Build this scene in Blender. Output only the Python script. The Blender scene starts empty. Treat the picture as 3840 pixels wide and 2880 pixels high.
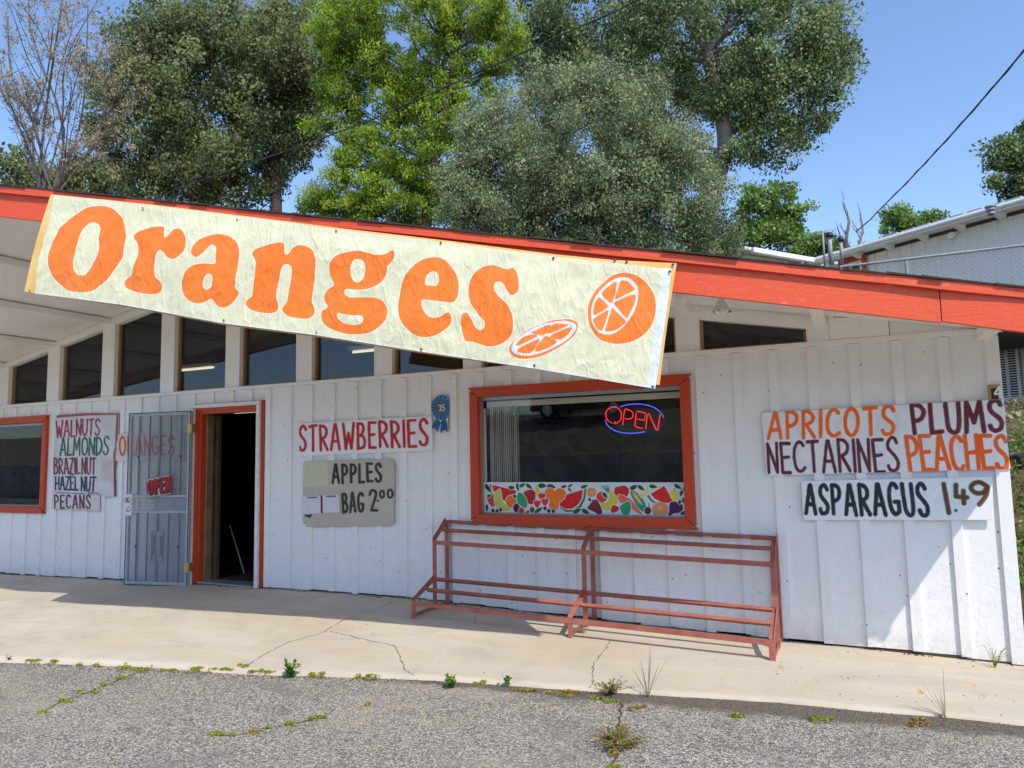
import bpy, math, random
import numpy as np
from mathutils import Vector, Matrix
random.seed(7); np.random.seed(7)
R = math.radians
scene = bpy.context.scene
# ------------------------------------------------------------------ camera
YAW, PIT, ROL, FPX = -0.440258, 0.0968241, -0.0206653, 2664.08
CAM = np.array([0.0, -6.2, 1.505])
def cam_axes():
    fwd = np.array([math.sin(YAW)*math.cos(PIT), math.cos(YAW)*math.cos(PIT), math.sin(PIT)])
    right = np.array([math.cos(YAW), -math.sin(YAW), 0.0]); up = np.cross(right, fwd)
    return (right*math.cos(ROL)+up*math.sin(ROL), -right*math.sin(ROL)+up*math.cos(ROL), fwd)
AX = cam_axes()
cd = bpy.data.cameras.new('camera'); cam = bpy.data.objects.new('camera', cd); scene.collection.objects.link(cam)
cd.sensor_width = 36; cd.lens = FPX/3840*36; cd.clip_end = 2000; cd.clip_start = 0.05
mw = Matrix.Identity(4)
for i in range(3):
    mw[i][0] = AX[0][i]; mw[i][1] = AX[1][i]; mw[i][2] = -AX[2][i]; mw[i][3] = CAM[i]
cam.matrix_world = mw
scene.camera = cam
# ------------------------------------------------------------------ light
SUN_FROM = Vector((0.673, -0.53, 1.0)).normalized()
elev = math.asin(SUN_FROM.z); azim = math.atan2(SUN_FROM.x, SUN_FROM.y)
world = bpy.data.worlds.new('World'); scene.world = world; world.use_nodes = True
wn = world.node_tree.nodes; wl = world.node_tree.links
bg = wn['Background']; sky = wn.new('ShaderNodeTexSky'); sky.sky_type = 'NISHITA'; sky.sun_disc = False
sky.sun_elevation = elev; sky.sun_rotation = azim
sky.air_density = 1.0; sky.dust_density = 0.9; sky.ozone_density = 4.4; sky.altitude = 400
wl.new(sky.outputs[0], bg.inputs[0]); bg.inputs[1].default_value = 0.15
sd = bpy.data.lights.new('sun', 'SUN'); sd.energy = 2.35; sd.angle = R(0.5); sd.color = (1.0, 0.93, 0.82)
so = bpy.data.objects.new('sun', sd); scene.collection.objects.link(so)
so.rotation_euler = (-SUN_FROM).to_track_quat('-Z', 'Y').to_euler()
vs = scene.view_settings
vs.view_transform = 'Standard'; vs.look = 'None'; vs.exposure = 0.82; vs.gamma = 1; vs.use_curve_mapping = False
scene.render.engine = 'CYCLES'
scene.cycles.max_bounces = 14; scene.cycles.diffuse_bounces = 9; scene.cycles.transparent_max_bounces = 24

# ------------------------------------------------------------------ photo px -> points on real planes
def ray(x, y):
    c = ((x-1920)/FPX, -(y-1440)/FPX, 1.0)
    return AX[0]*c[0]+AX[1]*c[1]+AX[2]*c[2]
def W(x, y, Y=0.0):
    d = ray(x, y); t = (Y-CAM[1])/d[1]; return CAM+d*t
def G(x, y, z=0.0):
    d = ray(x, y); t = (z-CAM[2])/d[2]; return CAM+d*t
FK = 0.216
def fy(x): return -(1.07+FK*(1.51-x))            # fascia line in plan
def F(x, y, off=0.0):
    d = ray(x, y); t = (-1.07-FK*1.51-off+FK*CAM[0]-CAM[1])/(d[1]-FK*d[0]); return CAM+d*t
def D(x, y, dist):                                # point at a given distance along the view depth
    return CAM+ray(x, y)*dist

# ------------------------------------------------------------------ helpers
COL = scene.collection
def props(o, label=None, cat=None, group=None, kind=None):
    if label: o['label'] = label
    if cat: o['category'] = cat
    if group: o['group'] = group
    if kind: o['kind'] = kind
    return o
def empty(name, loc=(0, 0, 0), label=None, cat=None, group=None):
    o = bpy.data.objects.new(name, None); COL.objects.link(o); o.location = loc
    o.empty_display_size = 0.1
    return props(o, label, cat, group)
def link(name, me, parent=None, **k):
    o = bpy.data.objects.new(name, me); COL.objects.link(o)
    if parent is not None:
        o.parent = parent
        o.matrix_parent_inverse = PINV(parent)
    return props(o, **k)
def wm(o):
    m = Matrix.LocRotScale(o.location, o.rotation_euler, o.scale)
    if o.parent: return wm(o.parent) @ o.matrix_parent_inverse @ m
    return m
def PINV(p): return wm(p).inverted()
class MB:
    def __init__(s): s.v = []; s.f = []
    def add(s, vs, fs):
        n = len(s.v); s.v += [tuple(map(float, p)) for p in vs]; s.f += [tuple(i+n for i in f) for f in fs]; return s
    def hexa(s, p):   # 8 pts: bottom 4 ccw, top 4 ccw
        return s.add(p, [(3, 2, 1, 0), (4, 5, 6, 7), (0, 1, 5, 4), (1, 2, 6, 5), (2, 3, 7, 6), (3, 0, 4, 7)])
    def box(s, x0, x1, y0, y1, z0, z1):
        return s.hexa([(x0, y0, z0), (x1, y0, z0), (x1, y1, z0), (x0, y1, z0), (x0, y0, z1), (x1, y0, z1), (x1, y1, z1), (x0, y1, z1)])
    def prism(s, poly, y0, y1):   # poly in (x,z) , extruded along y
        n = len(poly)
        vs = [(x, y0, z) for x, z in poly]+[(x, y1, z) for x, z in poly]
        fs = [tuple(range(n)), tuple(range(2*n-1, n-1, -1))]+[(i, i+n, (i+1) % n+n, (i+1) % n) for i in range(n)]
        return s.add(vs, fs)
    def beam(s, p, q, w, h, up=(0, 0, 1)):
        p = Vector(p); q = Vector(q); d = (q-p).normalized(); u = Vector(up)
        r = d.cross(u).normalized(); u = r.cross(d).normalized()
        a = r*w/2; b = u*h/2
        return s.hexa([p-a-b, p+a-b, q+a-b, q-a-b, p-a+b, p+a+b, q+a+b, q-a+b])
    def tube(s, pts, r, n=6, closed=False):
        pts = [Vector(p) for p in pts]; m = len(pts); base = len(s.v)
        rr = r if hasattr(r, '__len__') else [r]*m
        ref = Vector((0, 0, 1))
        for i, p in enumerate(pts):
            a = pts[(i-1) % m] if (closed or i > 0) else p; b = pts[(i+1) % m] if (closed or i < m-1) else p
            d = (b-a).normalized() if (b-a).length > 1e-9 else Vector((0, 0, 1))
            if abs(d.dot(ref)) > 0.95: ref = Vector((1, 0, 0)) if abs(d.x) < .9 else Vector((0, 1, 0))
            u = d.cross(ref).normalized(); w = d.cross(u).normalized()
            for k in range(n):
                t = 2*math.pi*k/n; s.v.append(tuple(p+(u*math.cos(t)+w*math.sin(t))*rr[i]))
        for i in range(m if closed else m-1):
            for k in range(n):
                a = base+i*n+k; b = base+i*n+(k+1) % n; c = base+((i+1) % m)*n+(k+1) % n; e = base+((i+1) % m)*n+k
                s.f.append((a, b, c, e))
        if not closed:
            s.f.append(tuple(base+k for k in range(n))[::-1]); s.f.append(tuple(base+(m-1)*n+k for k in range(n)))
        return s
    def lathe(s, prof, c, axis='z', n=20):
        base = len(s.v)
        for r, h in prof:
            for k in range(n):
                t = 2*math.pi*k/n
                if axis == 'z': s.v.append((c[0]+r*math.cos(t), c[1]+r*math.sin(t), c[2]+h))
                else: s.v.append((c[0]+r*math.cos(t), c[1]+h, c[2]+r*math.sin(t)))
        for i in range(len(prof)-1):
            for k in range(n):
                s.f.append((base+i*n+k, base+i*n+(k+1) % n, base+(i+1)*n+(k+1) % n, base+(i+1)*n+k))
        return s
    def build(s, name, m, parent=None, smooth=False, bevel=0, **k):
        me = bpy.data.meshes.new(name); me.from_pydata(s.v, [], s.f)
        for x in (m if isinstance(m, (list, tuple)) else [m]): me.materials.append(x)
        if smooth: me.polygons.foreach_set('use_smooth', [True]*len(me.polygons))
        o = link(name, me, parent, **k)
        if bevel:
            b = o.modifiers.new('bevel', 'BEVEL'); b.width = bevel; b.segments = 2; b.limit_method = 'ANGLE'
        return o
def np_mesh(name, V, Q, mats, attrs=None, smooth=False, mi=None):
    me = bpy.data.meshes.new(name); V = np.asarray(V, np.float32); Q = np.asarray(Q, np.int32); k = Q.shape[1]
    me.vertices.add(len(V)); me.vertices.foreach_set('co', V.ravel())
    me.loops.add(Q.size); me.loops.foreach_set('vertex_index', Q.ravel())
    me.polygons.add(len(Q)); me.polygons.foreach_set('loop_start', np.arange(0, Q.size, k, dtype=np.int32))
    me.polygons.foreach_set('loop_total', np.full(len(Q), k, np.int32))
    if smooth: me.polygons.foreach_set('use_smooth', np.ones(len(Q), bool))
    for m in mats: me.materials.append(m)
    if mi is not None: me.polygons.foreach_set('material_index', np.asarray(mi, np.int32))
    me.update(calc_edges=True)
    for n, (typ, dat) in (attrs or {}).items():
        a = me.attributes.new(n, typ, 'POINT')
        a.data.foreach_set('color' if typ == 'FLOAT_COLOR' else 'value', np.asarray(dat, np.float32).ravel())
    return me

# ------------------------------------------------------------------ materials
class NT:
    def __init__(s, name):
        s.m = bpy.data.materials.new(name); s.m.use_nodes = True; s.n = s.m.node_tree.nodes; s.l = s.m.node_tree.links
        s.b = s.n['Principled BSDF']; s.out = s.n['Material Output']
    def nd(s, t, **k):
        n = s.n.new(t)
        for a, v in k.items():
            if a.startswith('i_'):
                key = a[2:]; key = int(key) if key.isdigit() else key
                n.inputs[key].default_value = v
            else: setattr(n, a, v)
        return n
    def ln(s, a, b): s.l.new(a, b)
    def coord(s, scale=(1, 1, 1), kind='Object', rot=(0, 0, 0)):
        if kind == 'Position':
            c = s.nd('ShaderNodeNewGeometry').outputs['Position']
        else: c = s.nd('ShaderNodeTexCoord').outputs[kind]
        m = s.nd('ShaderNodeMapping'); m.inputs['Scale'].default_value = scale; m.inputs['Rotation'].default_value = rot
        s.ln(c, m.inputs[0]); return m.outputs[0]
    def noise(s, vec, scale, detail=4, rough=.6, dist=0):
        n = s.nd('ShaderNodeTexNoise'); n.inputs['Scale'].default_value = scale; n.inputs['Detail'].default_value = detail
        n.inputs['Roughness'].default_value = rough; n.inputs['Distortion'].default_value = dist
        s.ln(vec, n.inputs['Vector']); return n.outputs['Fac']
    def ramp(s, fac, stops):
        r = s.nd('ShaderNodeValToRGB'); e = r.color_ramp.elements
        while len(e) < len(stops): e.new(0.5)
        for el, (p, c) in zip(e, stops): el.position = p; el.color = (*c, 1) if len(c) == 3 else c
        s.ln(fac, r.inputs[0]); return r.outputs[0]
    def mr(s, v, a, b, c=0, d=1):
        m = s.nd('ShaderNodeMapRange'); s.ln(v, m.inputs[0])
        for i, x in enumerate((a, b, c, d)): m.inputs[i+1].default_value = x
        return m.outputs[0]
    def mix(s, f, a, b, mode='MIX'):
        m = s.nd('ShaderNodeMix', data_type='RGBA', blend_type=mode)
        for sock, v in ((m.inputs[0], f), (m.inputs[6], a), (m.inputs[7], b)):
            if isinstance(v, (int, float)): sock.default_value = v
            elif isinstance(v, tuple): sock.default_value = (*v, 1) if len(v) == 3 else v
            else: s.ln(v, sock)
        return m.outputs[2]
    def math(s, op, a, b=0.0):
        m = s.nd('ShaderNodeMath', operation=op)
        for i, v in enumerate((a, b)):
            if isinstance(v, (int, float)): m.inputs[i].default_value = v
            else: s.ln(v, m.inputs[i])
        return m.outputs[0]
    def bump(s, h, strength=.3, dist=.01, prev=None):
        b = s.nd('ShaderNodeBump'); b.inputs['Strength'].default_value = strength; b.inputs['Distance'].default_value = dist
        s.ln(h, b.inputs['Height'])
        if prev is not None: s.ln(prev, b.inputs['Normal'])
        return b.outputs[0]
    def base(s, c):
        if isinstance(c, tuple): s.b.inputs['Base Color'].default_value = (*c, 1)
        else: s.ln(c, s.b.inputs['Base Color'])
    def rough(s, v, spec=.5):
        if isinstance(v, (int, float)): s.b.inputs['Roughness'].default_value = v
        else: s.ln(v, s.b.inputs['Roughness'])
        s.b.inputs['Specular IOR Level'].default_value = spec
    def norm(s, n): s.ln(n, s.b.inputs['Normal'])
def simple(name, c, rough=.6, var=.12, scale=6, bump=.15, bs=60, metal=0, spec=.4, stretch=(1, 1, 1)):
    t = NT(name); v = t.coord(kind='Position', scale=stretch)
    n = t.noise(v, scale, 5); col = t.mix(t.mr(n, .3, .7), tuple(x*(1-var) for x in c), tuple(min(1, x*(1+var)) for x in c))
    t.base(col); t.rough(t.mr(n, .3, .7, max(0, rough-.08), min(1, rough+.08)), spec)
    t.b.inputs['Metallic'].default_value = metal
    if bump: t.norm(t.bump(t.noise(v, bs, 4), bump, .004))
    return t.m
def painted_wood(name, c, grain=(1, 1, .06), gs=70, chips=True, rough=.5, dirt=(.45, .42, .36), relief=.25, chipc=(.16, .13, .1)):
    t = NT(name); p = t.coord(kind='Position'); g = t.coord(kind='Position', scale=grain)
    big = t.noise(p, 1.3, 4); n2 = t.noise(p, 9, 5, .65)
    col = t.mix(t.mr(big, .35, .75, 0, .06), c, tuple(a*b*1.3 for a, b in zip(c, dirt)))
    col = t.mix(t.mr(n2, .45, .8, 0, .07), col, tuple(a*b for a, b in zip(c, dirt)))
    gr = t.noise(g, gs, 5, .7)
    nb = t.bump(gr, relief, .004)
    fl = t.noise(p, 26, 6, .75, .6); flk = t.mr(fl, .57, .62)
    nb = t.bump(flk, relief*1.1, .003, nb)
    if chips:
        z = t.nd('ShaderNodeSeparateXYZ'); t.ln(p, z.inputs[0])
        low = t.mr(z.outputs['Z'], -.05, .35, .085, .0)
        cn = t.noise(p, 38, 5, .7); sp = t.noise(p, 11, 2)
        lowm = t.mr(z.outputs['Z'], .1, 1.0, 1, 0); pf = t.mr(t.noise(p, 9, 6, .72, 1.4), .50, .535); nb = t.bump(t.math('MULTIPLY', pf, lowm), .45, .005, nb)
        crk = t.math('ABSOLUTE', t.math('SUBTRACT', t.noise(t.coord(kind='Position', scale=(1, 1, .25)), 16, 5, .7, .5), .5)); col = t.mix(t.math('MULTIPLY', t.mr(crk, .0, .004, .45, 0), t.math('MULTIPLY', t.mr(z.outputs['Z'], .0, .45, 1, 0), t.mr(t.noise(p, 3, 3), .56, .66))), col, chipc)
        dirtm = t.math('MULTIPLY', t.mr(z.outputs['Z'], -.05, .16, .45, 0), t.mr(t.noise(p, 6, 5, .7), .35, .7)); col = t.mix(dirtm, col, (.42, .36, .27))
        chip = t.math('GREATER_THAN', t.math('ADD', t.math('MULTIPLY', cn, t.mr(sp, .3, .75, .85, 1.1)), low), .728)
        col = t.mix(t.math('MULTIPLY', chip, .85), col, chipc)
        nb = t.bump(t.math('SUBTRACT', 1.0, chip), .5, .003, nb)
    if 'orange' in name:
        sc1 = t.noise(t.coord(kind='Position', scale=(.12, 1, 1)), 30, 6, .8); sc2 = t.noise(p, 1.6, 3)
        sx_ = t.nd('ShaderNodeSeparateXYZ'); t.ln(p, sx_.inputs[0])
        f_ = t.math('MULTIPLY', t.mr(sc1, .58, .64), t.math('MULTIPLY', t.mr(sc2, .42, .6), t.mr(sx_.outputs['X'], -.9, .9, .25, .9)))
        col = t.mix(f_, col, (.86, .30, .20)); nb = t.bump(sc1, .5, .006, nb)
        col = t.mix(t.math('MULTIPLY', t.mr(t.noise(p, 55, 4, .8), .68, .71), .8), col, (.30, .03, .01))
    vv_ = t.nd('ShaderNodeTexVoronoi'); vv_.inputs['Scale'].default_value = 7.5; t.ln(p, vv_.inputs[0]); nail = t.math('LESS_THAN', vv_.outputs['Distance'], .06)
    if chips and 'orange' not in name: col = t.mix(t.math('MULTIPLY', nail, .75), col, (.10, .085, .07))
    t.base(col); t.rough(t.mr(n2, .3, .7, rough-.1, rough+.12), .45); t.norm(nb)
    return t.m
M = {}
M['house_white'] = painted_wood('house_paint', (.82, .79, .73), chips=False)
M['white'] = painted_wood('white_paint', (.83, .83, .82))
t0 = None
M['white_trim'] = painted_wood('white_trim_paint', (.84, .83, .80), chips=True, grain=(.08, 1, 1), relief=.12)
M['soffit'] = simple('soffit_paint', (.87, .85, .81), .6, .05, 1.5, .08, 40)
M['orange'] = painted_wood('orange_paint', (.74, .088, .026), grain=(.07, 1, 1), gs=60, rough=.42, relief=.35, dirt=(.8, .8, .8), chipc=(.45, .06, .02))
M['orange_dark'] = painted_wood('window_frame_paint', (.50, .055, .014), grain=(1, 1, 1), gs=50, rough=.42, relief=.1, dirt=(.8, .8, .8), chipc=(.3, .04, .02), chips=False)
M['wood'] = simple('bare_wood', (.36, .22, .09), .6, .3, 8, .3, 60, stretch=(1, 1, .1))
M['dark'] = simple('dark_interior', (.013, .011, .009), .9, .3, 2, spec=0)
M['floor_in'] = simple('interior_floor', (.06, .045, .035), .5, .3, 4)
M['black'] = simple('black_rubber', (.02, .02, .02), .5, .2)
M['shingle'] = simple('asphalt_shingle', (.045, .04, .036), .95, .5, 30, .8, 200)
M['metal'] = simple('galvanised_metal', (.42, .45, .48), .42, .15, 12, .1, 80, metal=.7)
M['dull_metal'] = simple('weathered_zinc', (.30, .32, .34), .7, .2, 12, .1, 80, metal=.2)
M['steel'] = simple('bright_steel', (.62, .62, .62), .25, .1, 12, .05, 80, metal=.95)
M['brass'] = simple('brass', (.62, .42, .12), .35, .2, 30, .1, 80, metal=.9)
M['gate'] = simple('gate_frame_paint', (.36, .40, .44), .45, .08, 9, .1)
M['gate_white'] = simple('gate_jamb_paint', (.72, .71, .68), .5, .15, 14, .15)
M['gate_bar'] = simple('gate_bar_paint', (.15, .165, .18), .5, .15, 9, .1)
M['lampw'] = simple('lamp_white', (.8, .8, .78), .3, .05)
M['bark'] = simple('tree_bark', (.085, .065, .05), .95, .4, 10, .9, 30)
M['bark_pale'] = simple('pale_bark', (.24, .20, .17), .95, .3, 10, .9, 30)
M['blinds'] = simple('vertical_blind_vinyl', (.86, .87, .84), .6, .05)
M['cream'] = simple('cream_paint', (.66, .62, .50), .5, .1)
M['conc_wall'] = simple('retaining_wall_concrete', (.48, .46, .42), .9, .3, 3, .4, 30)
# rusted pink-red rack paint
t = NT('rack_paint'); p = t.coord(kind='Position'); a = t.noise(p, 7, 5, .7); b = t.noise(p, 45, 5, .75)
c = t.mix(t.mr(a, .35, .65), (.32, .085, .055), (.40, .15, .115)); c = t.mix(t.mr(b, .56, .66), c, (.26, .075, .03))
t.base(c); t.rough(.55, .4); t.norm(t.bump(b, .3, .003)); M['rack'] = t.m
# glass
def glassmat(name, tint=(.93, .94, .93), mixf=.09):
    t = NT(name); t.n.remove(t.b)
    tr = t.nd('ShaderNodeBsdfTransparent'); tr.inputs[0].default_value = (*tint, 1)
    gl = t.nd('ShaderNodeBsdfGlossy'); gl.inputs['Roughness'].default_value = .015; gl.inputs[0].default_value = (.9, .93, 1, 1)
    lw = t.nd('ShaderNodeLayerWeight'); lw.inputs[0].default_value = .5
    f = t.math('ADD', t.math('MULTIPLY', t.math('POWER', lw.outputs['Facing'], 5.0), .22), .036)
    p = t.coord(kind='Position'); nn = t.noise(p, 1.1, 2)
    bu = t.bump(nn, .05, .02); t.ln(bu, gl.inputs['Normal'])
    df = t.nd('ShaderNodeBsdfDiffuse'); df.inputs[0].default_value = (.35, .35, .33, 1)
    m1 = t.nd('ShaderNodeMixShader'); t.ln(f, m1.inputs[0]); t.ln(tr.outputs[0], m1.inputs[1]); t.ln(gl.outputs[0], m1.inputs[2])
    dn = t.noise(p, 2.2, 5, .7); m2 = t.nd('ShaderNodeMixShader'); t.ln(t.mr(dn, .45, .75, .004, .03), m2.inputs[0])
    t.ln(m1.outputs[0], m2.inputs[1]); t.ln(df.outputs[0], m2.inputs[2]); t.ln(m2.outputs[0], t.out.inputs[0]); return t.m
M['glass'] = glassmat('window_glass')
t = NT('screen_mesh'); tr = t.nd('ShaderNodeBsdfTransparent'); mx = t.nd('ShaderNodeMixShader'); mx.inputs[0].default_value = .34
t.base((.24, .27, .30)); t.rough(.6); t.ln(tr.outputs[0], mx.inputs[1]); t.ln(t.b.outputs[0], mx.inputs[2]); t.ln(mx.outputs[0], t.out.inputs[0]); M['screen'] = t.m
def emis(name, c, s):
    t = NT(name); t.base((.02, .02, .02)); t.b.inputs['Emission Color'].default_value = (*c, 1); t.b.inputs['Emission Strength'].default_value = s; return t.m
M['neon_red'] = emis('neon_red', (1, .02, .03), .75); M['neon_blue'] = emis('neon_blue', (.09, .14, 1), .65)
M['tube'] = emis('fluorescent_tube', (1, .85, .58), .6)
# asphalt chip seal
t = NT('chip_seal_asphalt'); p = t.coord(kind='Position')
def vor(sc, feat='F1', rnd=1):
    v = t.nd('ShaderNodeTexVoronoi'); v.inputs['Scale'].default_value = sc; v.feature = feat; v.inputs['Randomness'].default_value = rnd
    wv = t.nd('ShaderNodeVectorMath', operation='ADD'); nz = t.nd('ShaderNodeTexNoise'); nz.inputs['Scale'].default_value = 60
    t.ln(p, nz.inputs[0]); sc2 = t.nd('ShaderNodeVectorMath', operation='SCALE'); sc2.inputs[3].default_value = .012
    t.ln(nz.outputs['Color'], sc2.inputs[0]); t.ln(p, wv.inputs[0]); t.ln(sc2.outputs[0], wv.inputs[1]); t.ln(wv.outputs[0], v.inputs[0]); return v
v1 = vor(102); sep = t.nd('ShaderNodeSeparateColor'); t.ln(v1.outputs['Color'], sep.inputs[0])
stone = t.ramp(sep.outputs[0], [(0, (.11, .10, .085)), (.25, (.26, .24, .205)), (.5, (.44, .405, .345)), (.72, (.60, .555, .475)), (.88, (.74, .69, .60)), (.95, (.60, .42, .25)), (1, (.84, .81, .73))])
edge = t.mr(v1.outputs['Distance'], .32, .62, 0, 1)
big = t.noise(p, .5, 5, .6)
c = t.mix(t.math('MULTIPLY', edge, .62), stone, (.075, .067, .057)); c = t.mix(t.mr(big, .4, .75, 0, .35), c, (.30, .255, .19))
c = t.mix(t.mr(t.noise(p, 1.7, 6, .75, .8), .50, .66, 0, .5), c, (.16, .15, .135)); c = t.mix(t.mr(t.noise(t.coord(kind='Position', scale=(.5, 1.5, 1)), .9, 5, .7, .5), .52, .66, 0, .45), c, (.42, .37, .29)); c = t.mix(t.mr(t.noise(p, 24, 4, .8), .6, .68, 0, .6), c, (.07, .065, .06))
gx = t.nd('ShaderNodeSeparateXYZ'); t.ln(p, gx.inputs[0])
dd = t.math('SUBTRACT', gx.outputs['Y'], t.math('SUBTRACT', t.math('MULTIPLY', gx.outputs['X'], .157), 1.54))   # distance to the slab edge
wid = t.math('MULTIPLY', t.mr(gx.outputs['X'], -3.6, -.6, .03, .19), 1.0)
nn0 = t.math('MULTIPLY', t.math('SUBTRACT', t.noise(p, 5, 6, .75), .5), .34)
soil = t.mr(t.math('ADD', t.math('ADD', dd, wid), nn0), -.03, .05)
soil = t.math('MULTIPLY', soil, t.mr(gx.outputs['X'], -3.6, -2.8)); soil = t.math('MULTIPLY', soil, t.mr(t.noise(p, 60, 5, .8), .38, .52, .55, 1))
sc_ = t.ramp(t.noise(p, 120, 4, .8), [(.35, (.075, .062, .048)), (.6, (.16, .135, .105)), (.72, (.28, .245, .20))])
c = t.mix(soil, c, sc_)
t.base(c); t.rough(.88, .25)
t.norm(t.bump(t.math('SUBTRACT', 1.0, v1.outputs['Distance']), .8, .010)); M['asphalt'] = t.m
# concrete walkway
t = NT('walkway_concrete'); p = t.coord(kind='Position'); a = t.noise(p, .7, 6, .6, .4); b = t.noise(p, 4, 6, .7); d = t.noise(t.coord(kind='Position', scale=(.35, 1.6, 1)), 1.7, 5, .65, .5)
c = t.mix(t.mr(a, .35, .65), (.50, .44, .345), (.58, .52, .42)); c = t.mix(t.mr(d, .42, .62, 0, .65), c, (.50, .405, .275)); c = t.mix(t.mr(t.noise(p, 1.1, 6, .7, 1.2), .50, .66, 0, .45), c, (.37, .335, .28))
c = t.mix(t.mr(b, .55, .78, 0, .4), c, (.32, .28, .23)); sp = t.noise(p, 60, 3, .7); c = t.mix(t.mr(sp, .64, .72, 0, .35), c, (.64, .61, .54))
rs = t.noise(t.coord(kind='Position', scale=(3, .6, 1)), 3, 4, .7); gx = t.nd('ShaderNodeSeparateXYZ'); t.ln(p, gx.inputs[0])
rw = t.math('MULTIPLY', t.mr(rs, .585, .655), t.math('MULTIPLY', t.mr(gx.outputs['X'], -1.2, -.4), t.mr(gx.outputs['Y'], -1.35, -1.1)))
c = t.mix(t.math('MULTIPLY', rw, t.mr(gx.outputs['Y'], -.6, -.85)), c, (.50, .24, .08))
t.base(c); t.rough(.8, .3); nb = t.bump(b, .25, .01); t.norm(t.bump(t.noise(p, 140, 4, .7), .25, .003, nb)); M['concrete'] = t.m
t = NT('hillside_soil'); p = t.coord(kind='Position'); a = t.noise(p, .6, 6, .7); b = t.noise(p, 9, 6, .75)
c = t.mix(t.mr(a, .4, .6), (.14, .09, .05), (.07, .075, .03)); c = t.mix(t.mr(b, .5, .7, 0, .6), c, (.22, .14, .08)); t.base(c); t.rough(.95, .2); t.norm(t.bump(b, .8, .05)); M['soil'] = t.m
t = NT('embankment_earth'); p = t.coord(kind='Position'); a = t.noise(p, .5, 6, .7); b = t.noise(p, 5, 6, .75)
c = t.mix(t.mr(a, .4, .6), (.30, .26, .21), (.20, .19, .12)); c = t.mix(t.mr(b, .5, .7, 0, .6), c, (.36, .31, .24)); t.base(c); t.rough(.95, .2); t.norm(t.bump(b, .8, .1)); M['earth'] = t.m
def leafmat(name, dark, light, trans=.25, yel=None):
    t = NT(name); at = t.nd('ShaderNodeAttribute', attribute_name='tone'); f = at.outputs['Fac']
    st = [(0, dark), (.75, light)]+([(.93, light), (1.0, yel)] if yel else [])
    c = t.ramp(f, st); t.base(c); t.rough(.5, .22)
    tl = t.nd('ShaderNodeBsdfTranslucent'); t.ln(t.mix(1.0, c, (1.0, 1.0, .5), 'MULTIPLY'), tl.inputs[0])
    mx = t.nd('ShaderNodeMixShader'); mx.inputs[0].default_value = trans
    t.ln(t.b.outputs[0], mx.inputs[1]); t.ln(tl.outputs[0], mx.inputs[2]); t.ln(mx.outputs[0], t.out.inputs[0]); return t.m
# printed / painted panel: colour comes from a per-vertex print
def printmat(name, rough=.55, bump=.1, wear=.1):
    t = NT(name); at = t.nd('ShaderNodeAttribute', attribute_name='print'); p = t.coord(kind='Position')
    n = t.noise(p, 12, 5, .7); c = t.mix(t.mr(n, .5, .8, 0, wear), at.outputs['Color'], (.45, .43, .4))
    s = t.noise(p, 90, 3, .7); c = t.mix(t.mr(s, .70, .74, 0, .5*min(1, wear*5)), c, (.2, .18, .16))
    t.base(c); t.rough(rough, .4); t.norm(t.bump(t.noise(p, 40, 5), bump, .003)); return t.m
M['sign'] = printmat('hand_painted_board'); M['vinyl'] = printmat('printed_vinyl_strip', .3, .02, .03)

# ------------------------------------------------------------------ 2D print tools
def crom(pts, closed=True, k=5):
    P = np.array(pts, float); n = len(P); out = []
    rng = range(n) if closed else range(n-1)
    for i in rng:
        if closed: a, b, c, d = P[(i-1) % n], P[i], P[(i+1) % n], P[(i+2) % n]
        else: a, b, c, d = P[max(i-1, 0)], P[i], P[i+1], P[min(i+2, n-1)]
        for j in range(k):
            t = j/k; out.append(.5*((2*b)+(c-a)*t+(2*a-5*b+4*c-d)*t*t+(3*b-a-3*c+d)*t**3))
    if not closed: out.append(P[-1])
    return np.array(out)
def seg_dist(Q, A, B):
    d = np.full(len(Q), 1e9)
    for a, b in zip(A, B):
        ab = b-a; L = ab@ab+1e-12; t = np.clip(((Q-a)@ab)/L, 0, 1); e = Q-(a+t[:, None]*ab); d = np.minimum(d, (e*e).sum(1))
    return np.sqrt(d)
def inside(Q, P):
    x, y = Q[:, 0], Q[:, 1]; r = np.zeros(len(Q), bool); n = len(P)
    for i in range(n):
        x1, y1 = P[i]; x2, y2 = P[(i+1) % n]
        if y1 == y2: continue
        c = ((y1 > y) != (y2 > y)) & (x < (x2-x1)*(y-y1)/(y2-y1)+x1); r ^= c
    return r
def sdf_poly(Q, P, pad=30):
    d = np.full(len(Q), 1e3); m = (Q[:, 0] > P[:, 0].min()-pad) & (Q[:, 0] < P[:, 0].max()+pad) & (Q[:, 1] > P[:, 1].min()-pad) & (Q[:, 1] < P[:, 1].max()+pad)
    q = Q[m]
    if len(q):
        s = seg_dist(q, P, np.roll(P, -1, 0)); s[inside(q, P)] *= -1; d[m] = s
    return d
def sdf_line(Q, P, pad=30):
    d = np.full(len(Q), 1e3); m = (Q[:, 0] > P[:, 0].min()-pad) & (Q[:, 0] < P[:, 0].max()+pad) & (Q[:, 1] > P[:, 1].min()-pad) & (Q[:, 1] < P[:, 1].max()+pad)
    if m.any(): d[m] = seg_dist(Q[m], P[:-1], P[1:])
    return d
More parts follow.
